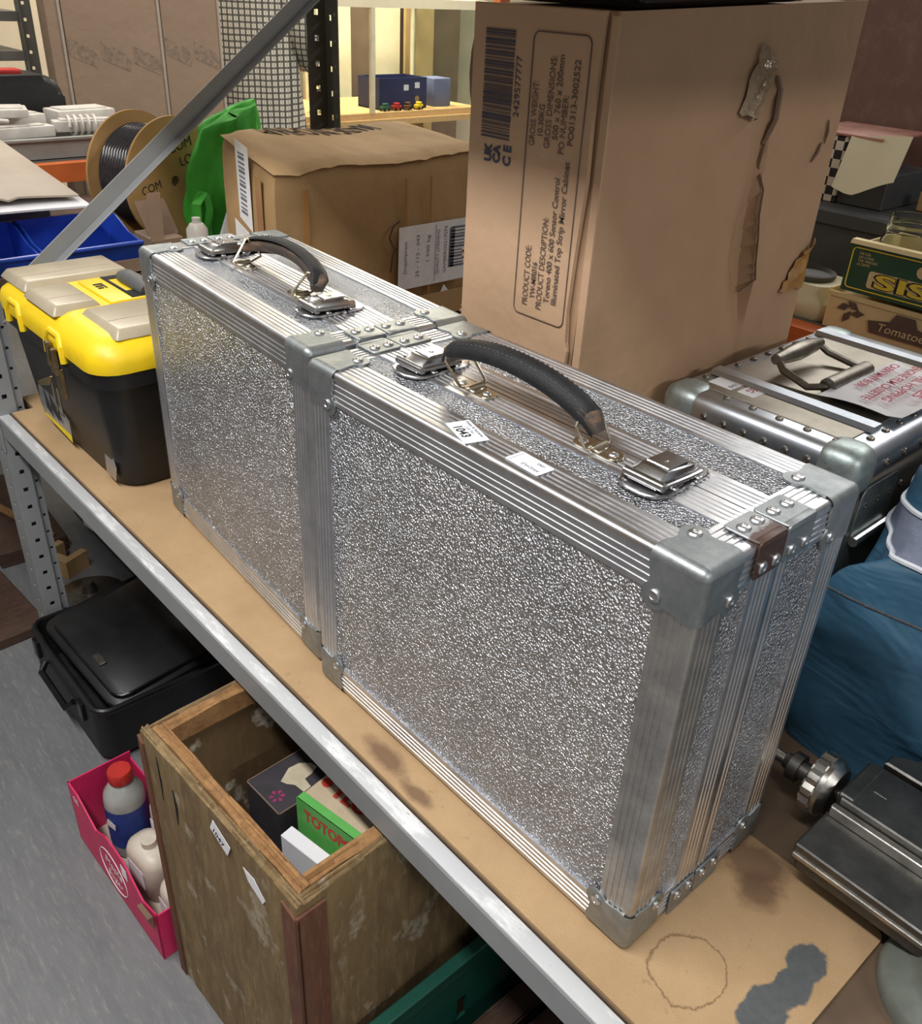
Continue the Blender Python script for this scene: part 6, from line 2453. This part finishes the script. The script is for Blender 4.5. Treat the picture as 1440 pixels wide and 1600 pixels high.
# green and yellow box over a cream tomato box
tm = thing('tomato_box', 'low cream printed tomato box under the green SISO box', 'box', (-0.16, 1.03, ZS))
g = G()
g.box(-0.245, 0.245, -0.10, 0.10, 0, 0.052, 0.002)
tmo = obj('box', g, 'cream_card', tm)
g = G()
for x0, x1, y0, y1 in ((-0.246, 0.246, -0.101, -0.097), (-0.246, 0.246, 0.097, 0.101), (-0.246, -0.242, -0.097, 0.097), (0.242, 0.246, -0.097, 0.097)):
    g2 = G()
    g2.box(x0, x1, y0, y1, 0.0525, 0.064 if x1 < 0 else 0.060)
    obj('rim', g2, 'cream_card', tm, smooth=False)
g.bm.free()
YT = -0.1016
flatpoly('tomato_badge', [(-0.05, -0.012), (0.05, -0.012), (0.056, 0.006), (0.022, 0.012), (0.015, 0.026), (-0.015, 0.026), (-0.022, 0.012), (-0.056, 0.006)], axes((-0.115, YT, 0.024), (1, 0, 0), (0, 0, 1)), 'print_brown', tmo)
text('Tomatoes', 0.018, axes((-0.155, YT - 0.0006, 0.018), (1, 0, 0), (0, 0, 1)), 'cream_card', tmo, fit=0.082, shear=0.15)
for k, (dx, dz, a) in enumerate(((-0.215, 0.04, 0.4), (-0.2, 0.045, -0.5), (-0.19, 0.034, 0.2), (-0.207, 0.026, 1.1))):
    flatpoly('leaf_print', [(-0.012, 0), (0, 0.006), (0.012, 0), (0, -0.006)], axes((dx, YT, dz), (math.cos(a), 0, math.sin(a)), (-math.sin(a), 0, math.cos(a))), 'print_brown', tmo)
so = thing('siso_box', 'dark green box lettered SISO in yellow with a pale open lid', 'box', (-0.155, 1.025, ZS + 0.0645))
for (x0, x1, y0, y1, h, nm) in ((-0.235, 0.235, -0.095, -0.092, 0.075, 'front_wall'), (-0.235, 0.235, 0.07, 0.073, 0.07, 'back_wall'), (-0.235, -0.232, -0.092, 0.07, 0.07, 'end_wall'), (0.232, 0.235, -0.092, 0.07, 0.07, 'end_wall')):
    g = G()
    g.box(x0, x1, y0, y1, 0.001, h)
    q = obj(nm, g, 'siso_green' if nm == 'front_wall' else 'cream_card', so, smooth=False)
    if nm == 'front_wall':
        fw = q
g = G()
g.box(-0.235, 0.235, -0.092, 0.07, 0.001, 0.004)
obj('box_bottom', g, 'cream_card', so, smooth=False)
g = G()
g.hull8([(-0.236, -0.098, 0.074), (0.236, -0.098, 0.074), (0.236, -0.085, 0.074), (-0.236, -0.085, 0.074), (-0.236, -0.094, 0.080), (0.236, -0.094, 0.080), (0.236, -0.080, 0.080), (-0.236, -0.080, 0.080)])
obj('lid_edge', g, 'cream_card', so, smooth=False)
YS = -0.0956
g = G()
fr = rrect(0.458, 0.062, 0.006, 3, 0, 0.038)
g.tube([(x, YS, z) for x, z in fr], 0.0010, 5, True)
obj('printed_frame', g, 'siso_yellow', fw)
flatpoly('name_panel', rrect(0.40, 0.026, 0.004, 2), axes((0.005, YS, 0.026), (1, 0, 0), (0, 0, 1)), 'cream_card', fw)
text('SISO', 0.030, axes((-0.185, YS - 0.0008, 0.016), (1, 0, 0), (0, 0, 1)), 'ink', fw, fit=0.150, bold=0.0018)
text('SISO', 0.029, axes((-0.184, YS - 0.0014, 0.0165), (1, 0, 0), (0, 0, 1)), 'siso_yellow', fw, fit=0.148, bold=0.0008)
flatpoly('hand_slot', rrect(0.07, 0.018, 0.009, 4), axes((-0.09, YS, 0.054), (1, 0, 0), (0, 0, 1)), 'cream_card', fw)
for k in range(4):
    text(('DIE KEIL', 'LES COINS', 'THE WEDGES', 'LE ZEPPE')[k], 0.0052, axes((-0.218, YS, 0.060 - k * 0.0055), (1, 0, 0), (0, 0, 1)), 'cream_card', fw)
# glass jar standing in the green box
jr = G()
pr2 = [(0, 0), (0.038, 0.0), (0.040, 0.004), (0.040, 0.075), (0.036, 0.082), (0.036, 0.088), (0.038, 0.090), (0.038, 0.096), (0.034, 0.10), (0.034, 0.112), (0.031, 0.112), (0.031, 0.10),
       (0.0365, 0.075), (0.0365, 0.006), (0, 0.005)]
jr.lathe(pr2, 40, None, False)
o = obj('glass_jar', jr, 'jar_glass', None, (-0.335, 1.0, ZS + 0.0692))
tag(o, 'empty clear glass jar standing in the green box', 'jar')
# ivory container
iv = thing('ivory_container', 'ivory plastic container with a round dark lid on the orange-fronted rack', 'container', (-0.475, 0.99, ZS))
g = G()
loft(g, [(rrect(0.13, 0.10, 0.02, 4), 0.0), (rrect(0.14, 0.11, 0.022, 4), 0.012), (rrect(0.14, 0.11, 0.022, 4), 0.03), (rrect(0.125, 0.10, 0.03, 4), 0.04), (rrect(0.12, 0.095, 0.03, 4), 0.055)])
obj('tub', g, 'lid_white', iv, ang=40)
g = G()
g.lathe([(0.040, 0.055), (0.042, 0.058), (0.042, 0.064), (0.038, 0.066), (0.036, 0.060), (0, 0.060)], 32)
obj('round_lid', g, 'dark_box', iv)
# charcoal box, chequered box and the things behind
g = G()
g.box(-0.42, 0.42, -0.13, 0.13, 0, 0.110, 0.004)
g.box(-0.425, 0.425, -0.135, 0.135, 0.106, 0.135, 0.004)
o = obj('charcoal_box', g, 'dark_box', None, (-0.28, 1.285, ZS))
tag(o, 'long charcoal lidded box behind the green SISO box', 'box')
ck = thing('chequered_box', 'black and white chequered box with a red top and hanging white flap', 'box', (-0.625, 1.30, ZS + 0.1355))
g = G()
g.box(-0.05, 0.05, -0.09, 0.09, 0, 0.115, 0.002)
obj('box_body', g, 'chequer', ck)
g = G()
g.box(-0.052, 0.115, -0.092, 0.092, 0.1155, 0.120, 0.001)
obj('top_flap', g, 'pale_pink', ck)
g = G()
g.grid(lambda u, v: (0.055 + 0.105 * u, -0.092 - 0.030 * v + 0.01 * u, 0.118 + 0.012 * u - (0.095 + 0.004 * math.sin(u * 5)) * v * (1.0 - 0.30 * abs(u - 0.35))), 8, 6, 0.002)
obj('hanging_flap', g, 'pale_board', ck)
g = G()
g.box(0.051, 0.14, -0.085, 0.085, 0, 0.06, 0.002)
obj('under_flap_shade', g, 'dark_box', ck)  # dark block put in for the shade under the hanging flap
g = G()
g.box(-0.14, 0.14, -0.005, 0.005, 0, 0.115, 0.002)
o = obj('upright_board', g, 'blue_grey', None, (-0.33, 1.40, ZS + 0.1355))
tag(o, 'blue-grey upright board standing on the charcoal box', 'board')
g = G()
g.box(-0.014, 0.014, -0.014, 0.014, 0, 0.034, 0.002)
o = obj('wooden_block', g, 'pale_wood', None, (-0.44, 1.30, ZS + 0.1355))
tag(o, 'small pale wooden block before the blue-grey board', 'block')
